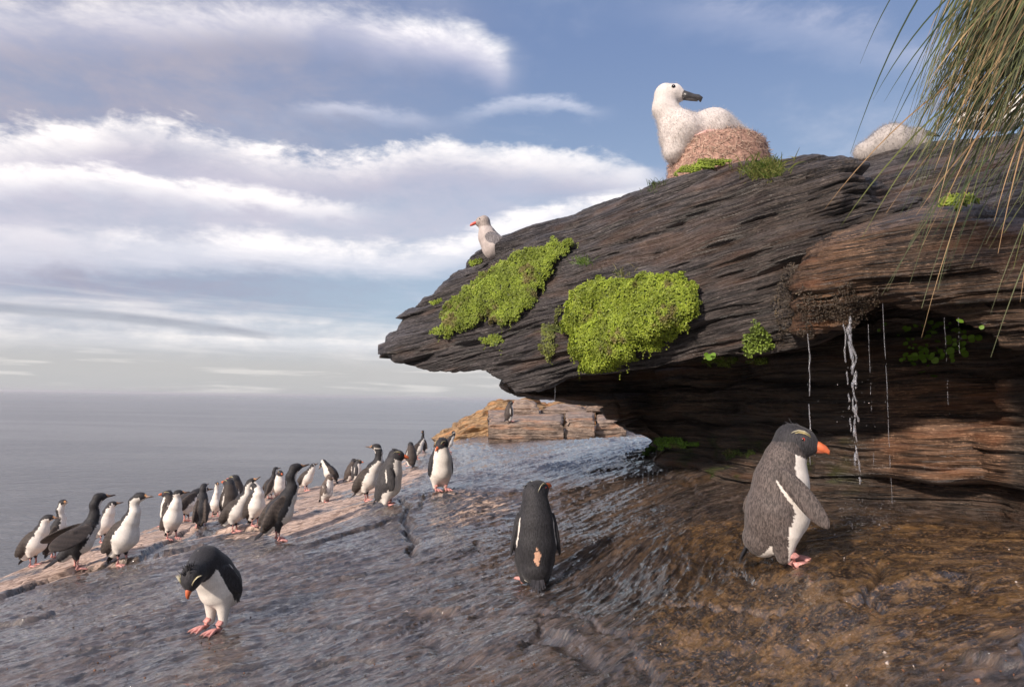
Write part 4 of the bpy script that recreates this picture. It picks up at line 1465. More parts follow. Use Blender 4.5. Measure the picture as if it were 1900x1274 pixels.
place('penguin', 'distant brown penguin half hidden between the tall shag and the profile penguin', 'penguin', GP, 706, 900, 50, penguin(back=BRN, yaw=0, pitch=5, vox=0.011), 120)
place('penguin', 'penguin in profile facing right with red bill, flipper edged white', 'penguin', GP, 716, 938, 105, penguin(back=SLATE * 0.9, yaw=0, pitch=-3, vox=0.006, lean=0.10, flip=((0.1, 0.0), (0.18, 0.0))), -8)
place('penguin', 'brown-backed penguin hunched at the top of the shore, left of the upright white-fronted penguin', 'penguin', GP, 763, 866, 46, penguin(back=BRN * 0.9, yaw=-30, pitch=-10, lean=0.1, vox=0.01), 110)
place('shag', 'shag bending its head down just behind the hunched brown penguin', 'shag', GS, 774, 852, 40, shag(60, ((0.03, 0.06), (0.05, 0.09), (0.07, 0.06)), yaw=20, pitch=-50, vox=0.011), 10)
place('shag', 'dark shag with thin curved neck, highest bird on the shore', 'shag', GS, 785, 838, 40, shag(74, tall_n, yaw=120, pitch=-20, all_dark=True, vox=0.011), 120)
place('penguin', 'upright white-fronted penguin with black head bowed left, standing on the rock lip', 'penguin', GP, 816, 909, 98, penguin(back=BLK * 1.5, yaw=-60, pitch=-28, vox=0.006, hx=0.01, flip=((0.0, 0.02), (0.0, 0.02)), tail=False), -68)
place('shag', 'shag with curled white neck right behind the upright white-fronted penguin', 'shag', GS, 832, 838, 39, shag(58, ((0.05, 0.06), (0.075, 0.12), (0.06, 0.16)), yaw=160, pitch=-25, vox=0.010), 20)
place('penguin', 'lone tiny penguin on the pale ledge under the rock overhang', 'penguin', GP, 944, 782, 38, penguin(back=BRN, yaw=0, pitch=25, vox=0.011), 35, dist=13)

# the three near penguins
bent = penguin(chain=[(-0.055, 0.165, 0.070), (-0.010, 0.215, 0.100), (0.045, 0.300, 0.092), (0.090, 0.362, 0.072)], headpos=(0.205, 0.055, 0.325), hd3=(0.35, 0.10, -0.93), vox=0.0045,
               back=BLK * 1.3, legs=0.10, flip=((-0.55, 0.02), (-0.35, 0.02)), tail_len=0.06, footyaw=0.0)
place('penguin', 'nearest left penguin bent over, looking down at the wet rock, black crest bristling', 'penguin', GP, 402, 1166, 158, bent, -140, 'feather', crest_long=True)
backp = penguin(chain=[(-0.035, 0.085, 0.066), (0.0, 0.18, 0.088), (0.005, 0.27, 0.076), (0.012, 0.34, 0.058)], vox=0.0045, back=BLK * 1.0, yaw=-52, pitch=18, flip=((-0.1, 0.06), (-0.1, 0.06)), hx=0.012, bthr=0.40)
bp = place('penguin', 'black penguin with its back to us and a bare pink patch low on its back', 'penguin', GP, 992, 1086, 192, backp, 98, 'feather_near')
prof = penguin(chain=[(-0.060, 0.080, 0.060), (-0.014, 0.165, 0.090), (0.000, 0.265, 0.077), (0.012, 0.335, 0.057)], bthr=0.40, vox=0.0042, back=np.array((0.098, 0.078, 0.071)), yaw=-14, pitch=-12, flip=((-0.6, 0.10), (0.66, 0.08)), hx=0.030,
               tail_len=0.16, fat=0.0, flip_len=0.19)
place('penguin', 'largest penguin in profile at right, brown back, orange bill, flipper swung forward', 'penguin', GP, 1452, 1047, 262, prof, 4, 'feather_near')
# bare patch on the back of the middle penguin
for ch_ in bp.children:
    if ch_.name.startswith('body'):
        me = ch_.data
        co = np.empty(len(me.vertices) * 3, np.float32)
        me.vertices.foreach_get('co', co)
        co = co.reshape(-1, 3)
        cl = np.empty(len(me.vertices) * 4, np.float32)
        me.color_attributes['Col'].data.foreach_get('color', cl)
        cl = cl.reshape(-1, 4)
        q = ((co[:, 1] + 0.005 - 0.010) / 0.014) ** 2 + ((co[:, 2] - 0.145) / 0.034) ** 2 + 0.9 * fbm(co * 60, 2)
        mk = (q < 1) & (co[:, 0] < -0.02)
        cl[mk, :3] = (0.62, 0.36, 0.24)
        me.color_attributes['Col'].data.foreach_set('color', cl.ravel())
# ------------------------------------------------------------------ growth, nest and birds on top of the rock
def bvh_of(V, Fq):
    return BVHTree.FromPolygons(V.tolist(), Fq.tolist())


B1, B3, B2, B4 = bvh_of(R1V, R1F), bvh_of(R3V, R3F), bvh_of(R2V, R2F), bvh_of(R4V, R4F)


BN = None


def hit(px, py, trees=None):
    trees = trees or [B1, B3, B2, B4, gbvh] + ([BN] if BN else [])
    r = ray(px, py)
    best = None
    for b in trees:
        h = b.ray_cast(Vector(CAM), Vector(r), 40)
        if h[0] is not None and (best is None or h[3] < best[2]):
            n = np.array(h[1])
            if n @ r > 0:
                n = -n
            best = (np.array(h[0]), n, h[3])
    return best


def in_poly(x, y, poly):
    poly = np.array(poly, float)
    inside = np.zeros(x.shape, bool)
    j = len(poly) - 1
    for i in range(len(poly)):
        xi, yi = poly[i]
        xj, yj = poly[j]
        c = ((yi > y) != (yj > y)) & (x < (xj - xi) * (y - yi) / (yj - yi + 1e-12) + xi)
        inside ^= c
        j = i
    return inside


def poly_dist(x, y, poly):
    p = np.stack([x, y], -1).reshape(-1, 2)
    poly = np.array(poly + [poly[0]], float)
    return seg_dist(p, poly)[0].reshape(x.shape)


def leaves(name, parent, P, N, col_a, col_b, size, mat, lift=0.004, droop=0.3, per=3, dark=None):
    """rosettes of small leaves scattered over a surface: one mesh"""
    n = len(P)
    V, Fc, C = [], [], []
    out_v = np.empty((n * per * 4, 3))
    out_c = np.empty((n * per * 4, 3))
    Nn = N / np.linalg.norm(N, axis=1)[:, None]
    up = np.array([0, 0, 1.0])
    k = 0
    for j in range(per):
        rnd = rng.normal(size=(n, 3))
        d = rnd - np.einsum('ij,ij->i', rnd, Nn)[:, None] * Nn
        d /= np.linalg.norm(d, axis=1)[:, None]
        d = d + Nn * rng.uniform(0.15, 0.8, (n, 1)) + np.array([0, 0, -droop]) * rng.uniform(0, 1, (n, 1))
        d /= np.linalg.norm(d, axis=1)[:, None]
        w = np.cross(d, Nn + 0.3 * rng.normal(size=(n, 3)))
        w /= np.linalg.norm(w, axis=1)[:, None]
        L = size * rng.uniform(0.6, 1.3, (n, 1))
        base = P + Nn * lift * rng.uniform(0, 1.5, (n, 1))
        q = np.stack([base, base + d * L * 0.55 + w * L * 0.42, base + d * L, base + d * L * 0.55 - w * L * 0.42], 1)
        out_v[k:k + n * 4] = q.reshape(-1, 3)
        f = rng.uniform(0, 1, (n, 1))
        c = np.array(col_a) * (1 - f) + np.array(col_b) * f
        if dark is not None:
            c = c * dark[:, None]
        out_c[k:k + n * 4] = np.repeat(c, 4, 0)
        k += n * 4
    Fq = np.arange(len(out_v)).reshape(-1, 4)
    o = mesh_obj(name, out_v, Fq, mat, parent, False, out_c)
    tag(o, kind='stuff')
    return o


GA, GB = (0.15, 0.215, 0.022), (0.31, 0.38, 0.050)


def cushion(label, poly, thick, step=6, dens=1.0, size=0.0095, ca=GA, cb=GB, ragged=10, hang=0.0, group='moss cushions on the rock'):
    pl_ = np.array(poly, float)
    x0, y0 = pl_.min(0) - 6
    x1, y1 = pl_.max(0) + 6
    xs_, ys_ = np.arange(x0, x1, step), np.arange(y0, y1, step)
    X, Y = np.meshgrid(xs_, ys_, indexing='ij')
    wx = X + ragged * perlin(np.stack([X / 22, Y / 22, X * 0 + 3], -1)) * 2
    wy = Y + ragged * perlin(np.stack([X / 22, Y / 22, X * 0 + 9], -1)) * 2
    ins = in_poly(wx, wy, poly)
    dist = poly_dist(wx, wy, poly)
    idx = -np.ones(X.shape, int)
    V = []
    T_ = np.full(X.shape, np.nan)
    NRM = np.zeros(X.shape + (3,))
    for i, j in np.argwhere(ins):
        h = hit(X[i, j], Y[i, j])
        if h is not None:
            T_[i, j] = h[2]
            NRM[i, j] = h[1]
    ok = ~np.isnan(T_)
    for _ in range(10):                      # growth evens out the ledges below it
        acc, wsum = np.zeros(X.shape), np.zeros(X.shape)
        nac = np.zeros(NRM.shape)
        for di, dj in ((0, 0), (1, 0), (-1, 0), (0, 1), (0, -1)):
            sh = np.roll(np.where(ok, T_, 0), (di, dj), (0, 1))
            so = np.roll(ok, (di, dj), (0, 1))
            near = so & ok & (np.abs(sh - T_) < 0.25)
            acc += np.where(near, sh, 0)
            wsum += near
            nac += np.roll(NRM, (di, dj), (0, 1)) * near[..., None]
        T_ = np.where(ok, np.minimum(acc / np.maximum(wsum, 1), T_ + 0.004), np.nan)
        NRM = nac / np.maximum(wsum, 1)[..., None]
    for i, j in np.argwhere(ok):
        r_v = ray(X[i, j], Y[i, j])
        p = CAM + r_v * T_[i, j]
        sc = proj(p)[2] / F
        e = min(1.0, dist[i, j] / (thick / sc * 0.9 + 1e-6))
        b = math.sqrt(max(0.0, 1 - (1 - e) ** 2)) * thick
        b *= 1 + 0.30 * float(perlin(np.array([[p[0] * 14, p[1] * 14, p[2] * 14]]))[0])
        q = p + (unit(unit(NRM[i, j]) - r_v * 0.8)) * (b + 0.002)
        idx[i, j] = len(V)
        V.append(q)
    V = np.array(V)
    quads = []
    for i in range(X.shape[0] - 1):
        for j in range(X.shape[1] - 1):
            q = (idx[i, j], idx[i + 1, j], idx[i + 1, j + 1], idx[i, j + 1])
            if min(q) >= 0:
                quads.append(q)
    if len(quads) < 3:
        print('SKIP', label, len(V), len(quads))
        return None
    Q = np.array(quads)
    ds_ = np.linalg.norm(V[Q] - V[np.roll(Q, 1, 1)], axis=2).max(1)
    Q = Q[ds_ < 0.16]
    if len(Q) < 3:
        print('SKIP2', label)
        return None
    N = vnormals(V, Q)
    c = V.mean(0)
    fl_ = np.einsum('ij,ij->i', N, CAM - V) < 0
    N[fl_] *= -1
    N[np.linalg.norm(N, axis=1) < 0.5] = (0, -1, 0)
    # smooth
    root = empty('moss_cushion', Vector(V.mean(0)))
    tag(root, label, 'moss', group)
    Vl = V - V.mean(0)
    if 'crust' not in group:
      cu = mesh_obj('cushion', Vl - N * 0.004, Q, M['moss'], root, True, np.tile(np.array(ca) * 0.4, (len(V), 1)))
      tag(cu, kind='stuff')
    # scatter on quads
    area = 0.5 * np.linalg.norm(np.cross(V[Q[:, 2]] - V[Q[:, 0]], V[Q[:, 3]] - V[Q[:, 1]]), axis=1)
    cnt = int(area.sum() / (size * size) * 2.0 * dens) + 30
    pick = rng.choice(len(Q), cnt, p=area / area.sum())
    u, v = rng.uniform(size=(cnt, 1)), rng.uniform(size=(cnt, 1))
    q = Q[pick]
    P_ = (Vl[q[:, 0]] * (1 - u) + Vl[q[:, 1]] * u) * (1 - v) + (Vl[q[:, 3]] * (1 - u) + Vl[q[:, 2]] * u) * v
    Np = N[q[:, 0]]
    P_ = P_ + Np * 0.006 * perlin((P_ + V.mean(0)) * 30)[:, None]
    tone = 1 + 0.75 * perlin((P_ + 5) * 10) + 0.4 * perlin((P_ + 9) * 35)
    dead = ss(perlin((P_ + 3) * 8) + 0.5 * perlin((P_ + 3) * 27), 0.18, 0.42)
    ca_, cb_ = (np.array(k)[None] * (1 - 0.8 * dead[:, None]) + np.array((0.16, 0.115, 0.055))[None] * 0.8 * dead[:, None] for k in (ca, cb))
    leaves('leaves', root, P_, Np, ca_, cb_, size, M['moss'], dark=np.clip(tone, 0.35, 1.5), droop=0.35 + hang)
    if hang:
        # trailing shoots along the lower edge
        m = MB()
        low = [k for k in range(len(V)) if rng.uniform() < 0.10 * dens]
        for k in low:
            i, j = np.argwhere(idx == k)[0]
            if j + 1 < idx.shape[1] and idx[i, min(j + 2, idx.shape[1] - 1)] >= 0 and rng.uniform() < 0.85:
                continue
            L = random.uniform(0.02, 0.07)
            p = Vl[k]
            for tt_ in np.linspace(0, 1, 7):
                b = p + np.array([random.uniform(-1, 1) * 0.006, -0.004, -L * tt_])
                d = unit(rng.normal(size=3))
                w = unit(np.cross(d, (0, 1, 0.1)))
                m.add([b, b + d * size * 0.5 + w * size * 0.4, b + d * size, b + d * size * 0.5 - w * size * 0.4], [(0, 1, 2, 3)], np.array(cb) * random.uniform(0.5, 1.0))
        if m.v:
            o = m.build('shoots', M['moss'], root, False)
            tag(o, kind='stuff')
    return root


# ------------------------------------------------------------------ mud nest
nc = at(1333, 326, 4.02)
nroot = empty('mud_nest', Vector(nc), 0.0, 1.06)
tag(nroot, 'reddish brown mud and straw nest mound on top of the rock, holding the large chick', 'nest')
prof_n = [(0.0, 0.155), (0.10, 0.165), (0.17, 0.19), (0.22, 0.205), (0.255, 0.19), (0.278, 0.13), (0.288, 0.04), (0.295, -0.06), (0.30, -0.12)]
pr_t = np.linspace(0, 1, 70)
cum = np.r_[0, np.cumsum(np.hypot(*np.diff(np.array(prof_n), axis=0).T))]
cum /= cum[-1]
rr_ = np.interp(pr_t, cum, [q[0] for q in prof_n])
zz_n = np.interp(pr_t, cum, [q[1] for q in prof_n])
TH = np.linspace(0, 2 * math.pi, 180, endpoint=False)
NV = np.stack([rr_[:, None] * np.cos(TH), rr_[:, None] * np.sin(TH), zz_n[:, None] + 0 * TH], -1).reshape(-1, 3)
NF = grid_faces(70, 180, True)
NN = vnormals(NV, NF)
if (NN[60 * 180] @ NV[60 * 180]) < 0:
    NN = -NN
NV = NV + NN * (0.014 * fbm(NV * 9, 3) + 0.006 * fbm(NV * 35, 3))[:, None]
NV[:, 2] += 0.06 * NV[:, 0] - 0.02
mesh_obj('mound', NV, NF, M['mud'], nroot, True, np.array((0.34, 0.21, 0.165)) * (1 + 0.5 * fbm(NV * 16, 3))[:, None])
m = MB()
for i in range(4200):
    k = rng.integers(20 * 180, len(NV))
    p, n = NV[k], NN[k]
    d = unit(np.cross(n, rng.normal(size=3)) + n * random.uniform(0, 0.35))
    l = random.uniform(0.012, 0.045)
    sd_ = unit(np.cross(d, n))
    f = random.random()
    c = np.array((0.27, 0.16, 0.12)) * (1 - f) + np.array((0.56, 0.42, 0.32)) * f
    p = p + n * 0.003
    m.blade([p, p + d * l * 0.5 + n * 0.004, p + d * l], [0.0011, 0.0013, 0.0004], sd_, c)
BN = BVHTree.FromPolygons((NV * 1.06 + np.array(nc)).tolist(), NF.tolist())
o = m.build('straw', M['straw'], nroot, False)
tag(o, kind='stuff')



cushion('long trailing green moss mat slanting down the left part of the overhang', [(1078, 446), (1040, 440), (985, 455), (930, 478), (890, 512), (845, 540), (828, 570), (815, 600), (790, 622), (800, 632), (850, 618), (892, 605), (905, 580), (915, 602), (952, 606), (975, 590), (1000, 560), (1018, 525), (1040, 492), (1068, 470)],
        0.06, hang=0.3)
cushion('largest round bright green moss cushion bulging over the lip of the overhang', [(1045, 590), (1048, 560), (1075, 530), (1110, 515), (1170, 510), (1230, 505), (1270, 505), (1298, 530), (1308, 560), (1295, 590), (1268, 610), (1245, 640), (1210, 650), (1180, 675), (1140, 690), (1100, 705), (1075, 680), (1058, 645)],
        0.13, step=6, hang=0.2, ca=(0.165, 0.235, 0.020), cb=(0.34, 0.41, 0.045))
cushion('low bright moss band at the foot of the mud nest', [(1242, 334), (1262, 312), (1300, 298), (1345, 292), (1385, 294), (1378, 306), (1330, 316), (1280, 326)], 0.035, size=0.008, ragged=2, dens=1.0)
cushion('small moss patch below the trailing mat, left of the largest cushion', [(890, 630), (912, 612), (940, 618), (942, 640), (920, 648)], 0.03, hang=0.4, dens=0.8, ca=(0.13, 0.19, 0.03))
cushion('yellowish trailing moss strip hanging left of the largest cushion', [(1000, 640), (1015, 600), (1040, 560), (1046, 590), (1040, 630), (1024, 665), (1012, 690), (1006, 660)], 0.025, hang=0.5, dens=0.45, ca=(0.12, 0.13, 0.03), cb=(0.22, 0.26, 0.05))
cushion('tiny moss dab near the top left rock edge', [(868, 486), (890, 476), (900, 486), (878, 496)], 0.012, step=2.5, ragged=2)
cushion('tiny moss dab on the left slope of the overhang', [(796, 561), (818, 550), (824, 560), (806, 568)], 0.012, step=2.5, ragged=2)
cushion('olive creeping plant patch beside the dripping crust', [(1370, 650), (1385, 610), (1400, 582), (1425, 600), (1440, 640), (1430, 672), (1395, 675)], 0.03, dens=0.5, hang=0.3, ca=(0.11, 0.16, 0.02), cb=(0.24, 0.34, 0.05))
cushion('flat shaded moss strip along the lip right of the largest cushion', [(1285, 665), (1330, 655), (1372, 650), (1385, 672), (1340, 682), (1300, 680)], 0.02, dens=0.7, ca=(0.10, 0.14, 0.02), cb=(0.20, 0.27, 0.04))
cushion('bright green moss tuft at the corner of the recess by the wet ground', [(1180, 852), (1195, 832), (1205, 812), (1232, 806), (1262, 812), (1310, 816), (1300, 828), (1240, 832), (1218, 850)], 0.04, dens=0.9, ca=(0.07, 0.15, 0.015), cb=(0.16, 0.30, 0.03), ragged=4)
cushion('small bright moss tuft on the dripping ledge under the hanging grass', [(1735, 392), (1742, 372), (1772, 360), (1806, 364), (1816, 384), (1780, 398)], 0.04, dens=0.9, size=0.012, ragged=2)
cushion('thin yellow-green moss on the shaded lower wall behind the profile penguin', [(1330, 838), (1370, 830), (1410, 836), (1400, 850), (1345, 852)], 0.015, step=5, dens=0.5, ca=(0.06, 0.09, 0.02), cb=(0.14, 0.2, 0.03))


# shaggy brown crust where the water runs over
CA_, CB_ = (0.040, 0.030, 0.022), (0.13, 0.10, 0.072)
cushion('shaggy brown dripping crust draped over the lip above the thickest water stream', [(1476, 560), (1492, 522), (1530, 545), (1568, 512), (1600, 540), (1630, 520), (1634, 556), (1610, 596), (1588, 618), (1570, 616), (1556, 594), (1530, 594), (1508, 626), (1488, 632)],
        0.008, dens=0.35, size=0.0055, hang=0.9, ragged=13, step=5, ca=CA_, cb=CB_, group='brown dripping crusts')
cushion('narrow brown root-like crust between the overhang and the dripping ledge', [(1430, 560), (1450, 500), (1475, 470), (1480, 520), (1470, 600), (1455, 650), (1435, 640)], 0.008, dens=0.18, size=0.0055, hang=0.9, ragged=12, step=5, ca=CA_, cb=CB_, group='brown dripping crusts')


# round fleshy leaves in the drip zone
def leafy(label, spots, size, cat='plant'):
    hs_ = [hit(x, y) for x, y in spots]
    root = empty('leafy_plant', Vector(hs_[0][0]))
    tag(root, label, cat, 'broad-leaved plants in the drip zone')
    o0 = hs_[0][0]
    me0 = None
    for (x, y), h in zip(spots, hs_):
        p, n, _ = h
        tocam = unit(CAM - p)
        q = p - o0 + tocam * random.uniform(0.02, 0.05)
        nn = unit(tocam + rng.normal(size=3) * 0.5 + np.array([0, 0, 0.6]))
        a = unit(np.cross(nn, (0.3, 0.2, 1)))
        b = np.cross(nn, a)
        if me0 is None:
            pts = [(0, 0, 0)] + [((1 + 0.12 * math.cos(3 * t)) * math.cos(t), (1 + 0.12 * math.sin(2 * t)) * math.sin(t), 0.16) for t in np.linspace(0, 2 * math.pi, 11)[:-1]]
            fs = [(0, i + 1, (i + 1) % 10 + 1) for i in range(10)]
            o = mesh_obj('leaf', np.array(pts), fs, M['moss'], root, True, np.tile(np.array((0.16, 0.30, 0.03)), (11, 1)))
            me0 = o.data
        else:
            o = bpy.data.objects.new('leaf', me0)
            COL.objects.link(o)
            o.parent = root
        mt = Matrix(((a[0], b[0], nn[0], q[0]), (a[1], b[1], nn[1], q[1]), (a[2], b[2], nn[2], q[2]), (0, 0, 0, 1)))
        s_ = size * random.uniform(0.6, 1.25)
        o.matrix_local = mt @ Matrix.Diagonal((s_, s_, s_, 1))


def cloud(px, py, sx_, sy_, n):
    return [(px + random.gauss(0, sx_), py + random.gauss(0, sy_)) for _ in range(n)]


leafy('plant with round yellow-green leaves lit in the dark recess, between the thin trickles', cloud(1755, 645, 26, 16, 34) + cloud(1725, 665, 12, 7, 10) + cloud(1785, 625, 14, 10, 12), 0.016)
leafy('darker cluster of small leaves left of the lit round-leaved plant', cloud(1695, 655, 14, 10, 22), 0.011)
leafy('faint leaves growing high in the recess under the dripping lip', cloud(1720, 605, 36, 6, 26), 0.012)
leafy('round pale leaves under the lip near the creeping olive patch', cloud(1335, 668, 20, 5, 14), 0.014)


# grass tufts
def tuft(name, label, px, py, n, L, spread, ca, cb, width=0.0022, trees=None, group='short grass tufts on the rock', radius=14):
    h = hit(px, py, trees)
    if h is None:
        h = (np.array(at(px, py, 3.3)), np.array([0, -1, 0.0]), 0)
    root = empty(name, Vector(h[0]))
    tag(root, label, 'grass', group)
    m = MB()
    for i in range(n):
        hh = hit(px + random.gauss(0, radius), py + random.gauss(0, radius * 0.5), trees) or h
        if abs(hh[2] - h[2]) > 0.5:
            hh = h
        p = hh[0] - h[0]
        d = unit(np.array([random.gauss(0, spread), random.gauss(-0.35, spread * 0.7), 1.0]))
        l = L * random.uniform(0.5, 1.2)
        dr = random.uniform(0.1, 0.7)
        pts = [p + d * l * t + np.array([d[0] * 0.4, 0, -dr]) * l * t * t for t in (0, 0.3, 0.6, 0.85, 1)]
        sd_ = unit(np.cross(d, (0, 1, 0.2)))
        f = random.random()
        m.blade(pts, [width, width, width * 0.8, width * 0.5, 0.0002], sd_, np.array(ca) * (1 - f) + np.array(cb) * f)
    o = m.build('blades', M['grass'], root, True)
    tag(o, kind='stuff')


tuft('grass_tuft', 'green and straw-coloured grass tuft right of the mud nest', 1415, 318, 420, 0.075, 0.55, (0.07, 0.14, 0.02), (0.28, 0.27, 0.09), radius=18)
tuft('grass_tuft', 'tiny green grass tuft on the bare rock above the largest cushion', 1080, 487, 150, 0.04, 0.7, (0.08, 0.16, 0.03), (0.2, 0.28, 0.06), width=0.0015, radius=8)
tuft('grass_tuft', 'sparse grass spikes on the skyline left of the mud nest', 1212, 344, 70, 0.05, 0.5, (0.05, 0.09, 0.03), (0.14, 0.17, 0.07), width=0.0015, radius=14)
tuft('grass_tuft', 'pale drooping grass blades sprouting at the left rim of the largest cushion', 1035, 615, 40, 0.11, 0.9, (0.12, 0.2, 0.05), (0.3, 0.36, 0.12), width=0.0018, radius=7)
tuft('grass_tuft', 'wispy grass at the top rim of the largest cushion', 1155, 512, 70, 0.06, 0.7, (0.12, 0.18, 0.05), (0.3, 0.25, 0.12), width=0.0015, radius=14)

# ------------------------------------------------------------------ soft bird helper
def down_hairs(parent, V, Q, N, n, L, col_, w=0.0022, jitter=0.5, dirv=(0, 0, -0.3), mask=None):
    area = np.linalg.norm(np.cross(V[Q[:, 2]] - V[Q[:, 0]], V[Q[:, 3]] - V[Q[:, 1]]), axis=1)
    if mask is not None:
        area = area * mask[Q[:, 0]]
    pick = Q[rng.choice(len(Q), n, p=area / area.sum()), 0]
    P_ = V[pick] + rng.normal(size=(n, 3)) * 0.003
    d = N[pick] + rng.normal(size=(n, 3)) * jitter + np.array(dirv)
    d /= np.linalg.norm(d, axis=1)[:, None]
    s_ = np.cross(d, rng.normal(size=(n, 3)))
    s_ /= np.linalg.norm(s_, axis=1)[:, None]
    l = L * rng.uniform(0.5, 1.3, (n, 1))
    tri = np.stack([P_ - s_ * w, P_ + s_ * w, P_ + d * l], 1).reshape(-1, 3)
    cc = np.array(col_) * rng.uniform(0.85, 1.1, (n, 1))
    o = mesh_obj('down', tri, np.arange(len(tri)).reshape(-1, 3), M['downhair'], parent, False, np.repeat(cc, 3, 0))
    tag(o, kind='stuff')


M['downhair'] = leaf_mat('down_hair', 0.8, 0.6)
CHW = np.array((0.64, 0.59, 0.56))
# large chick: chest hangs over the left rim of the nest, head turned back to the right
croot = empty('albatross_chick', Vector(nc) + Vector((-0.02, -0.04, 0.0)), 0.0, 1.12)
tag(croot, 'large fluffy white chick with a grey hooked bill sitting on the mud nest', 'chick')
prims = []
def cadd(a, b, ra, rb, k=0.05):
    prims.append(('c', (a, b, ra, rb), k))
cadd((0.16, 0.02, 0.20), (-0.02, 0, 0.235), 0.055, 0.115)
cadd((-0.02, 0, 0.235), (-0.20, -0.03, 0.20), 0.115, 0.100)
cadd((-0.20, -0.04, 0.21), (-0.245, -0.05, 0.10), 0.095, 0.062)
cadd((-0.22, -0.03, 0.22), (-0.295, -0.03, 0.36), 0.085, 0.058, 0.06)
cadd((-0.295, -0.03, 0.35), (-0.295, -0.03, 0.42), 0.060, 0.052, 0.04)
cadd((-0.285, -0.035, 0.432), (-0.250, -0.045, 0.432), 0.055, 0.048, 0.03)
cadd((-0.245, -0.05, 0.425), (-0.215, -0.058, 0.412), 0.040, 0.030, 0.02)
V, Q, N, ds = sdf_mesh(prims, 0.007)
V = V + N * (0.004 * fbm(V * 18, 3))[:, None]
mesh_obj('body', V, Q, M['down'], croot, True, np.tile(CHW, (len(V), 1)) * (1 + 0.10 * fbm(V * 10, 2))[:, None])
low = ss(0.36 - V[:, 2], 0, 0.12)
down_hairs(croot, V, Q, N, 16000, 0.017, CHW * 1.05, mask=low + 0.10, w=0.0006, jitter=0.5)
m = MB()
b0, bd, bu = np.array((-0.196, -0.066, 0.408)), unit((0.93, -0.20, -0.24)), unit((0.24, 0, 0.95))
GR = (0.045, 0.043, 0.045)
m.tube([b0 - bd * 0.012, b0 + bd * 0.02, b0 + bd * 0.050, b0 + bd * 0.074, b0 + bd * 0.088 - bu * 0.004, b0 + bd * 0.092 - bu * 0.022], [0.027, 0.022, 0.0165, 0.017, 0.014, 0.003], 12, GR, up=bu)
m.tube([b0 - bd * 0.010 - bu * 0.012, b0 + bd * 0.04 - bu * 0.015, b0 + bd * 0.076 - bu * 0.016], [0.014, 0.010, 0.006], 9, (0.075, 0.068, 0.066), up=bu)
m.tube([b0 + bd * 0.012 + bu * 0.012 + np.array([0, -0.014, 0]), b0 + bd * 0.03 + bu * 0.008 + np.array([0, -0.013, 0])], [0.004, 0.003], 7, (0.16, 0.14, 0.13), up=bu)
m.build('bill', M['horn'], croot)
for s_ in (-1, 1):
    eye_mesh(croot, (-0.262, -0.045 + s_ * 0.0455, 0.445), 0.0115, (0.012, 0.012, 0.014), (0, s_, 0.1))
m = MB()
wv = [(-0.09 + 0.0 * t, -0.115, 0.19) for t in (0,)]
m.tube([(-0.16, -0.125, 0.155), (-0.10, -0.128, 0.175), (-0.04, -0.118, 0.185), (0.0, -0.108, 0.18)], [0.008, 0.020, 0.018, 0.006], 10, (0.55, 0.34, 0.30), flat=0.7)
m.build('wing_stub', M['skin'], croot)

# second chick behind the upper rock, and an adult beyond the grass
c2 = at(1646, 276, 4.15)
r_ = empty('albatross_chick', Vector(c2))
tag(r_, 'grey-white downy chick lying behind the rock at the edge of the hanging grass', 'chick')
prims = [('c', ((-0.14, 0, -0.03), (0.03, 0, 0.03), 0.07, 0.115), 0.05), ('c', ((0.03, 0, 0.03), (0.17, 0, 0.0), 0.115, 0.09), 0.05), ('c', ((0.15, 0.0, 0.05), (0.20, 0, 0.10), 0.07, 0.045), 0.04)]
V, Q, N, ds = sdf_mesh(prims, 0.012)
mesh_obj('body', V, Q, M['down'], r_, True, np.tile(CHW * 0.68, (len(V), 1)))
down_hairs(r_, V, Q, N, 7000, 0.024, CHW * 0.72, w=0.0007, jitter=0.5)
m = MB()
m.tube([(0.24, -0.02, 0.10), (0.29, -0.02, 0.09), (0.33, -0.02, 0.08)], [0.018, 0.012, 0.004], 8, (0.05, 0.05, 0.05))
m.build('bill', M['horn'], r_)
c3 = at(1838, 222, 4.0)
r_ = empty('albatross', Vector(c3))
tag(r_, 'white adult seabird resting on the rock behind the long grass, top right', 'seabird')
prims = [('c', ((-0.16, 0, 0.0), (0.10, 0, 0.02), 0.06, 0.09), 0.05), ('c', ((0.10, 0, 0.03), (0.17, 0, 0.11), 0.06, 0.035), 0.04), ('c', ((0.17, 0, 0.12), (0.20, 0, 0.12), 0.042, 0.034), 0.03)]
V, Q, N, ds = sdf_mesh(prims, 0.012)
wing_ = (V[:, 2] > 0.02) & (V[:, 0] < 0.02)
mesh_obj('body', V, Q, M['feather'], r_, True, np.where(wing_[:, None], SLATE * 1.2, np.array((0.8, 0.77, 0.72))))
m = MB()
m.tube([(0.225, 0, 0.118), (0.27, 0, 0.112), (0.30, 0, 0.098)], [0.014, 0.009, 0.002], 8, (0.45, 0.32, 0.12))
m.build('bill', M['horn'], r_)

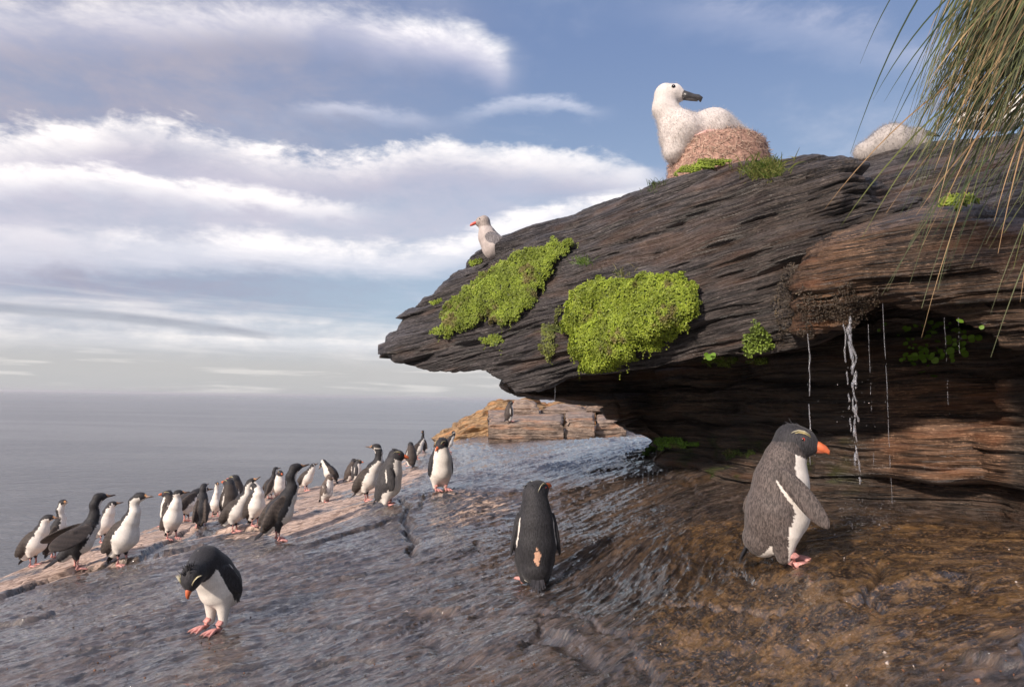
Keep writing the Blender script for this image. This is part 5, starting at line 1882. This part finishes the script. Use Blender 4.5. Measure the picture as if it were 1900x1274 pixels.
# gull behind the skyline, bill to the left
g0 = at(910, 462, 4.45)
r_ = empty('gull', Vector(g0))
tag(r_, 'pinkish grey gull with a red bill looking left over the rock skyline', 'gull')
prims = [('c', ((0.13, 0, -0.03), (0.03, 0, 0.01), 0.035, 0.078), 0.04), ('c', ((0.03, 0, 0.01), (-0.02, 0, 0.085), 0.078, 0.060), 0.05), ('c', ((-0.02, 0, 0.085), (-0.048, 0, 0.175), 0.056, 0.036), 0.04),
         ('c', ((-0.050, 0, 0.195), (-0.072, 0, 0.192), 0.040, 0.032), 0.03), ('c', ((-0.078, 0, 0.188), (-0.092, 0, 0.180), 0.022, 0.015), 0.02),
         ('e', ((0.075, -0.062, 0.025), [unit((0.85, 0.1, -0.5)), unit((0.5, 0, 0.85)), (0, 1, 0)], (0.115, 0.045, 0.022)), 0.008),
         ('e', ((0.075, 0.062, 0.025), [unit((0.85, -0.1, -0.5)), unit((0.5, 0, 0.85)), (0, 1, 0)], (0.115, 0.045, 0.022)), 0.008)]
V, Q, N, ds = sdf_mesh(prims, 0.0055)
kk = np.argmin(ds, 1)
gc = np.tile(np.array((0.46, 0.40, 0.375)), (len(V), 1))
gc[kk >= 5] = (0.17, 0.155, 0.16)
gc[V[:, 2] > 0.15] *= np.array((0.72, 0.70, 0.68))
gc[(kk < 2) & (N[:, 0] > 0.5)] = (0.20, 0.18, 0.18)
mesh_obj('body', V, Q, M['feather'], r_, True, gc)
m = MB()
m.tube([(-0.088, -0.004, 0.186), (-0.112, -0.006, 0.177), (-0.134, -0.008, 0.166), (-0.145, -0.008, 0.156)], [0.0135, 0.0115, 0.0105, 0.002], 9, (0.60, 0.10, 0.07), flat=1.0)
m.build('bill', M['horn'], r_)
eye_mesh(r_, (-0.078, -0.0335, 0.202), 0.006, (0.5, 0.45, 0.4), (0, -1, 0))
eye_mesh(r_, (-0.078, 0.0335, 0.202), 0.006, (0.5, 0.45, 0.4), (0, 1, 0))

# ------------------------------------------------------------------ tussock grass hanging in from the top right
troot = empty('tussock_grass', Vector(at(2010, -60, 2.6)))
tag(troot, 'huge tussock of long green and straw blades hanging down from the top right corner', 'grass')
to = np.array(troot.location)
m = MB()


def tuss(rx, ry, tx, ty, d0, d1, w, c, sink=None, m=m, arch=0.35):
    p0, p3_ = at(rx, ry, d0) - to, at(tx, ty, d1) - to
    L = np.linalg.norm(p3_ - p0)
    hdir = np.array([p3_[0] - p0[0], p3_[1] - p0[1], 0])
    p1 = p0 + hdir * 0.36 + np.array([0, 0, (p3_[2] - p0[2]) * 0.26 + arch * 0.10 * L])
    p2 = p0 + hdir * 0.74 + np.array([0, 0, (p3_[2] - p0[2]) * 0.60])
    ts = np.linspace(0, 1, 13)
    pts = [(1 - t) ** 3 * p0 + 3 * (1 - t) ** 2 * t * p1 + 3 * (1 - t) * t * t * p2 + t ** 3 * p3_ for t in ts]
    sd_ = unit(np.cross(unit(p3_ - p0), unit((random.uniform(-0.5, 0.5), 1, random.uniform(-0.3, 0.3)))))
    wd = [w * (0.8 + 0.2 * min(1, t * 3)) * (1 - t ** 3.0) + 0.0002 for t in ts]
    m.blade(pts, wd, sd_, c)
    n = len(ts)
    # crease: a second narrow strip so the blade catches the light on two sides
    off = unit(np.cross(sd_, unit(p3_ - p0))) * w * 0.5
    m.add([p + sd_ * q for p, q in zip(pts, wd)] + [p + off for p in pts], [(i, i + 1, n + i + 1, n + i) for i in range(n - 1)], c)


def gcol():
    f = random.random()
    if f < 0.66:
        return np.array((0.14, 0.155, 0.078)) * random.uniform(0.6, 1.5)
    if f < 0.84:
        return np.array((0.22, 0.24, 0.09)) * random.uniform(0.7, 1.2)
    return np.array((0.52, 0.36, 0.19)) * random.uniform(0.7, 1.2)


cnt = 0
while cnt < 1050:
    rx, ry = random.uniform(1860, 2260), random.uniform(-330, 170)
    ang = random.uniform(0.35, 0.98)
    L = random.uniform(320, 640)
    tx, ty = rx - math.sin(ang) * L, ry + math.cos(ang) * L
    lim = 1700 - 0.22 * max(0, ty - 60) + (0 if ty > 60 else (60 - ty) * 0.9)
    if tx < lim + random.uniform(0, 60) or (ty > 300 and random.random() < 0.80) or (ty > 390 and random.random() < 0.9) or tx > 1990:
        continue
    cnt += 1
    tuss(rx, ry, tx, ty, random.uniform(2.3, 2.8), random.uniform(1.95, 2.35), random.uniform(0.0014, 0.0036), gcol())
o = m.build('blade_mass', M['grass'], troot, True)
tag(o, kind='stuff')
stray = [(1760, -120, 1596, 118, 0), (1800, -120, 1578, 285, 0), (1850, -60, 1620, 185, 0), (1870, -40, 1640, 190, 0), (1900, 90, 1530, 388, 1), (1890, 120, 1560, 420, 2), (1930, 60, 1600, 440, 2),
         (1990, 40, 1852, 470, 1), (2010, 60, 1893, 560, 1), (1980, 100, 1845, 410, 1), (1950, 0, 1700, 470, 0), (1960, 0, 1670, 400, 0), (2000, 60, 1760, 500, 0), (1930, -60, 1660, 330, 0), (1900, -80, 1640, 270, 0),
         (2030, 60, 1900, 420, 1), (1980, -20, 1800, 380, 2), (1990, 40, 1745, 395, 1), (1870, -100, 1655, 225, 0), (2040, 100, 1880, 500, 2), (1940, 120, 1645, 395, 1), (1960, 160, 1700, 400, 1), (1980, 180, 1730, 440, 0)]
for rx, ry, tx, ty, c in stray:
    m2 = MB()
    cc = [(0.06, 0.085, 0.035), (0.48, 0.31, 0.16), (0.20, 0.22, 0.07)][c]
    tuss(rx, ry, tx, ty, 2.3, 1.95, random.uniform(0.0022, 0.0032), np.array(cc) * random.uniform(0.8, 1.2), m=m2, arch=0.5)
    m2.build('blade', M['grass'], troot, True)

# ------------------------------------------------------------------ falling water
def trickle(label, x0, y0, x1, y1, d, w, beads=0, broken=0.0, wob=1.0, strands=1):
    a, b = at(x0, y0, d), at(x1, y1, d)
    a2 = np.array([a[0], a[1], a[2]])
    b2 = np.array([(a[0] * 0.6 + b[0] * 0.4), a[1], b[2]])
    root_o = empty('water_trickle', Vector(a2))
    tag(root_o, label, 'falling water', 'trickles falling from the rock lips')
    m = MB()
    n = 70
    for st in range(strands):
        so = st * 3.7
        t0_, t1_ = (0, 1) if st == 0 else sorted((random.uniform(0, 0.6), random.uniform(0.3, 1.0)))
        pts, rad = [], []
        for i in range(n + 1):
            t = i / n
            p = (a2 * (1 - t) + b2 * t) - a2
            q = perlin(np.array([[t * 5 * wob + x0 + so, 0.3, 0.1 + so], [t * 13 * wob + x0, 0.9, 5.1 + so], [t * 9 + x0, 2.2, 9.1 + so]]))
            p = p + np.array([q[0] * w * (2.4 if strands == 1 else 3.2) + q[1] * w * 0.8, q[2] * w, 0])
            r = w * (0.55 if strands > 1 else 0.8) * (0.5 + 1.6 * abs(q[1]) + 0.6 * abs(q[2])) * (1 - 0.35 * t)
            pts.append(p)
            rad.append(max(r, 0.0006))
        seg = []
        for i in range(n + 1):
            cut = (broken and perlin(np.array([[i * 0.37 + x0 + so, 4.4, 1.7]]))[0] > (0.32 - broken * 0.5) and i > n * 0.25) or not (t0_ <= i / n <= t1_)
            if cut:
                if len(seg) > 2:
                    m.tube([pts[k] for k in seg], [rad[k] * (0.2 if k in (seg[0], seg[-1]) else 1) for k in seg], 7)
                seg = []
            else:
                seg.append(i)
        if len(seg) > 2:
            m.tube([pts[k] for k in seg], [rad[k] for k in seg], 7)
    for _ in range(beads):
        t = random.uniform(0.25, 1.0)
        c = (a2 * (1 - t) + b2 * t) - a2 + np.array([random.gauss(0, w * 3), random.gauss(0, w * 2), 0])
        r = random.uniform(0.0008, 0.002)
        m.tube([c + (0, 0, r * 2), c + (0, 0, r), c, c - (0, 0, r)], [r * 0.2, r * 0.8, r, r * 0.3], 6)
    tag(m.build('stream', M['trickle'], root_o, True), kind='stuff')


trickle('thickest braided water stream falling from the brown crusted lip', 1578, 585, 1592, 895, 2.62, 0.0120, 26, 0.25, 1.3, 7)
trickle('second strand of water clinging beside the thickest stream', 1566, 600, 1580, 800, 2.66, 0.0065, 8, 0.2)
trickle('thin water stream ending behind the bill of the largest penguin', 1500, 618, 1493, 860, 2.72, 0.0048, 12, 0.1)
trickle('thread of water broken into beads, right of the thickest stream', 1611, 600, 1612, 860, 2.6, 0.0016, 18, 0.6)
trickle('long straight thread of water falling left of the leafy plant', 1638, 562, 1645, 930, 2.52, 0.0021, 8, 0.05, 0.5)
trickle('short thin thread of water in front of the leafy plant', 1752, 588, 1752, 770, 2.5, 0.0014, 10, 0.5)
trickle('faint drip thread at the right side of the leafy plant', 1778, 588, 1776, 660, 2.5, 0.0012, 6, 0.6)
trickle('lone water thread hanging from the overhang lip above the far ledge', 1030, 690, 1030, 742, 3.9, 0.0022, 0, 0.0, 0.3)


# splash where the thick stream lands, and small litter on the wet rock
def bits(name, label, cat, pts, rad, mat, cols, flat=1.0):
    o0 = pts[0]
    V, Fc, C = [], [], []
    m = MB()
    for p, r, c in zip(pts, rad, cols):
        q = p - o0
        ax = rng.normal(size=(3, 3))
        ax[0] = unit(ax[0]); ax[1] = unit(np.cross(ax[0], ax[1])); ax[2] = np.cross(ax[0], ax[1])
        vs = [q + ax[0] * r, q - ax[0] * r, q + ax[1] * r, q - ax[1] * r, q + ax[2] * r * flat, q - ax[2] * r * flat]
        m.add(vs, [(0, 2, 4), (2, 1, 4), (1, 3, 4), (3, 0, 4), (2, 0, 5), (1, 2, 5), (3, 1, 5), (0, 3, 5)], c)
    o = m.build(name, mat, None, True)
    o.location = Vector(o0)
    tag(o, label, cat, kind='stuff')
    return o


pts, rad = [], []
for i in range(420):
    x, y = random.gauss(1592, 42), random.gauss(968, 16)
    p = drop(x, y)
    if p is None:
        continue
    pts.append(p + np.array([0, 0, abs(random.gauss(0, 0.03))]))
    rad.append(random.uniform(0.0008, 0.0028))
bits('splash_drops', 'white splash drops where the thickest stream hits the wet rock', 'splash', pts, rad, M['trickle'], [(0.7, 0.7, 0.72)] * len(pts))
pts, rad, cols = [], [], []
for i in range(380):
    x, y = random.uniform(-20, 1900), 1000 + 290 * random.random() ** 0.8
    p = drop(x, y)
    if p is None:
        continue
    pts.append(p + np.array([0, 0, 0.001]))
    rad.append(random.uniform(0.0015, 0.005) * (2.0 if random.random() < 0.08 else 1))
    f = random.random()
    cols.append((0.40, 0.34, 0.30) if f < 0.12 else (0.20, 0.10, 0.06) if f < 0.6 else (0.05, 0.04, 0.035))
bits('rock_litter', 'small chips, weed scraps and feathers scattered on the wet rock', 'litter', pts, rad, M['mud'], cols, 0.45)
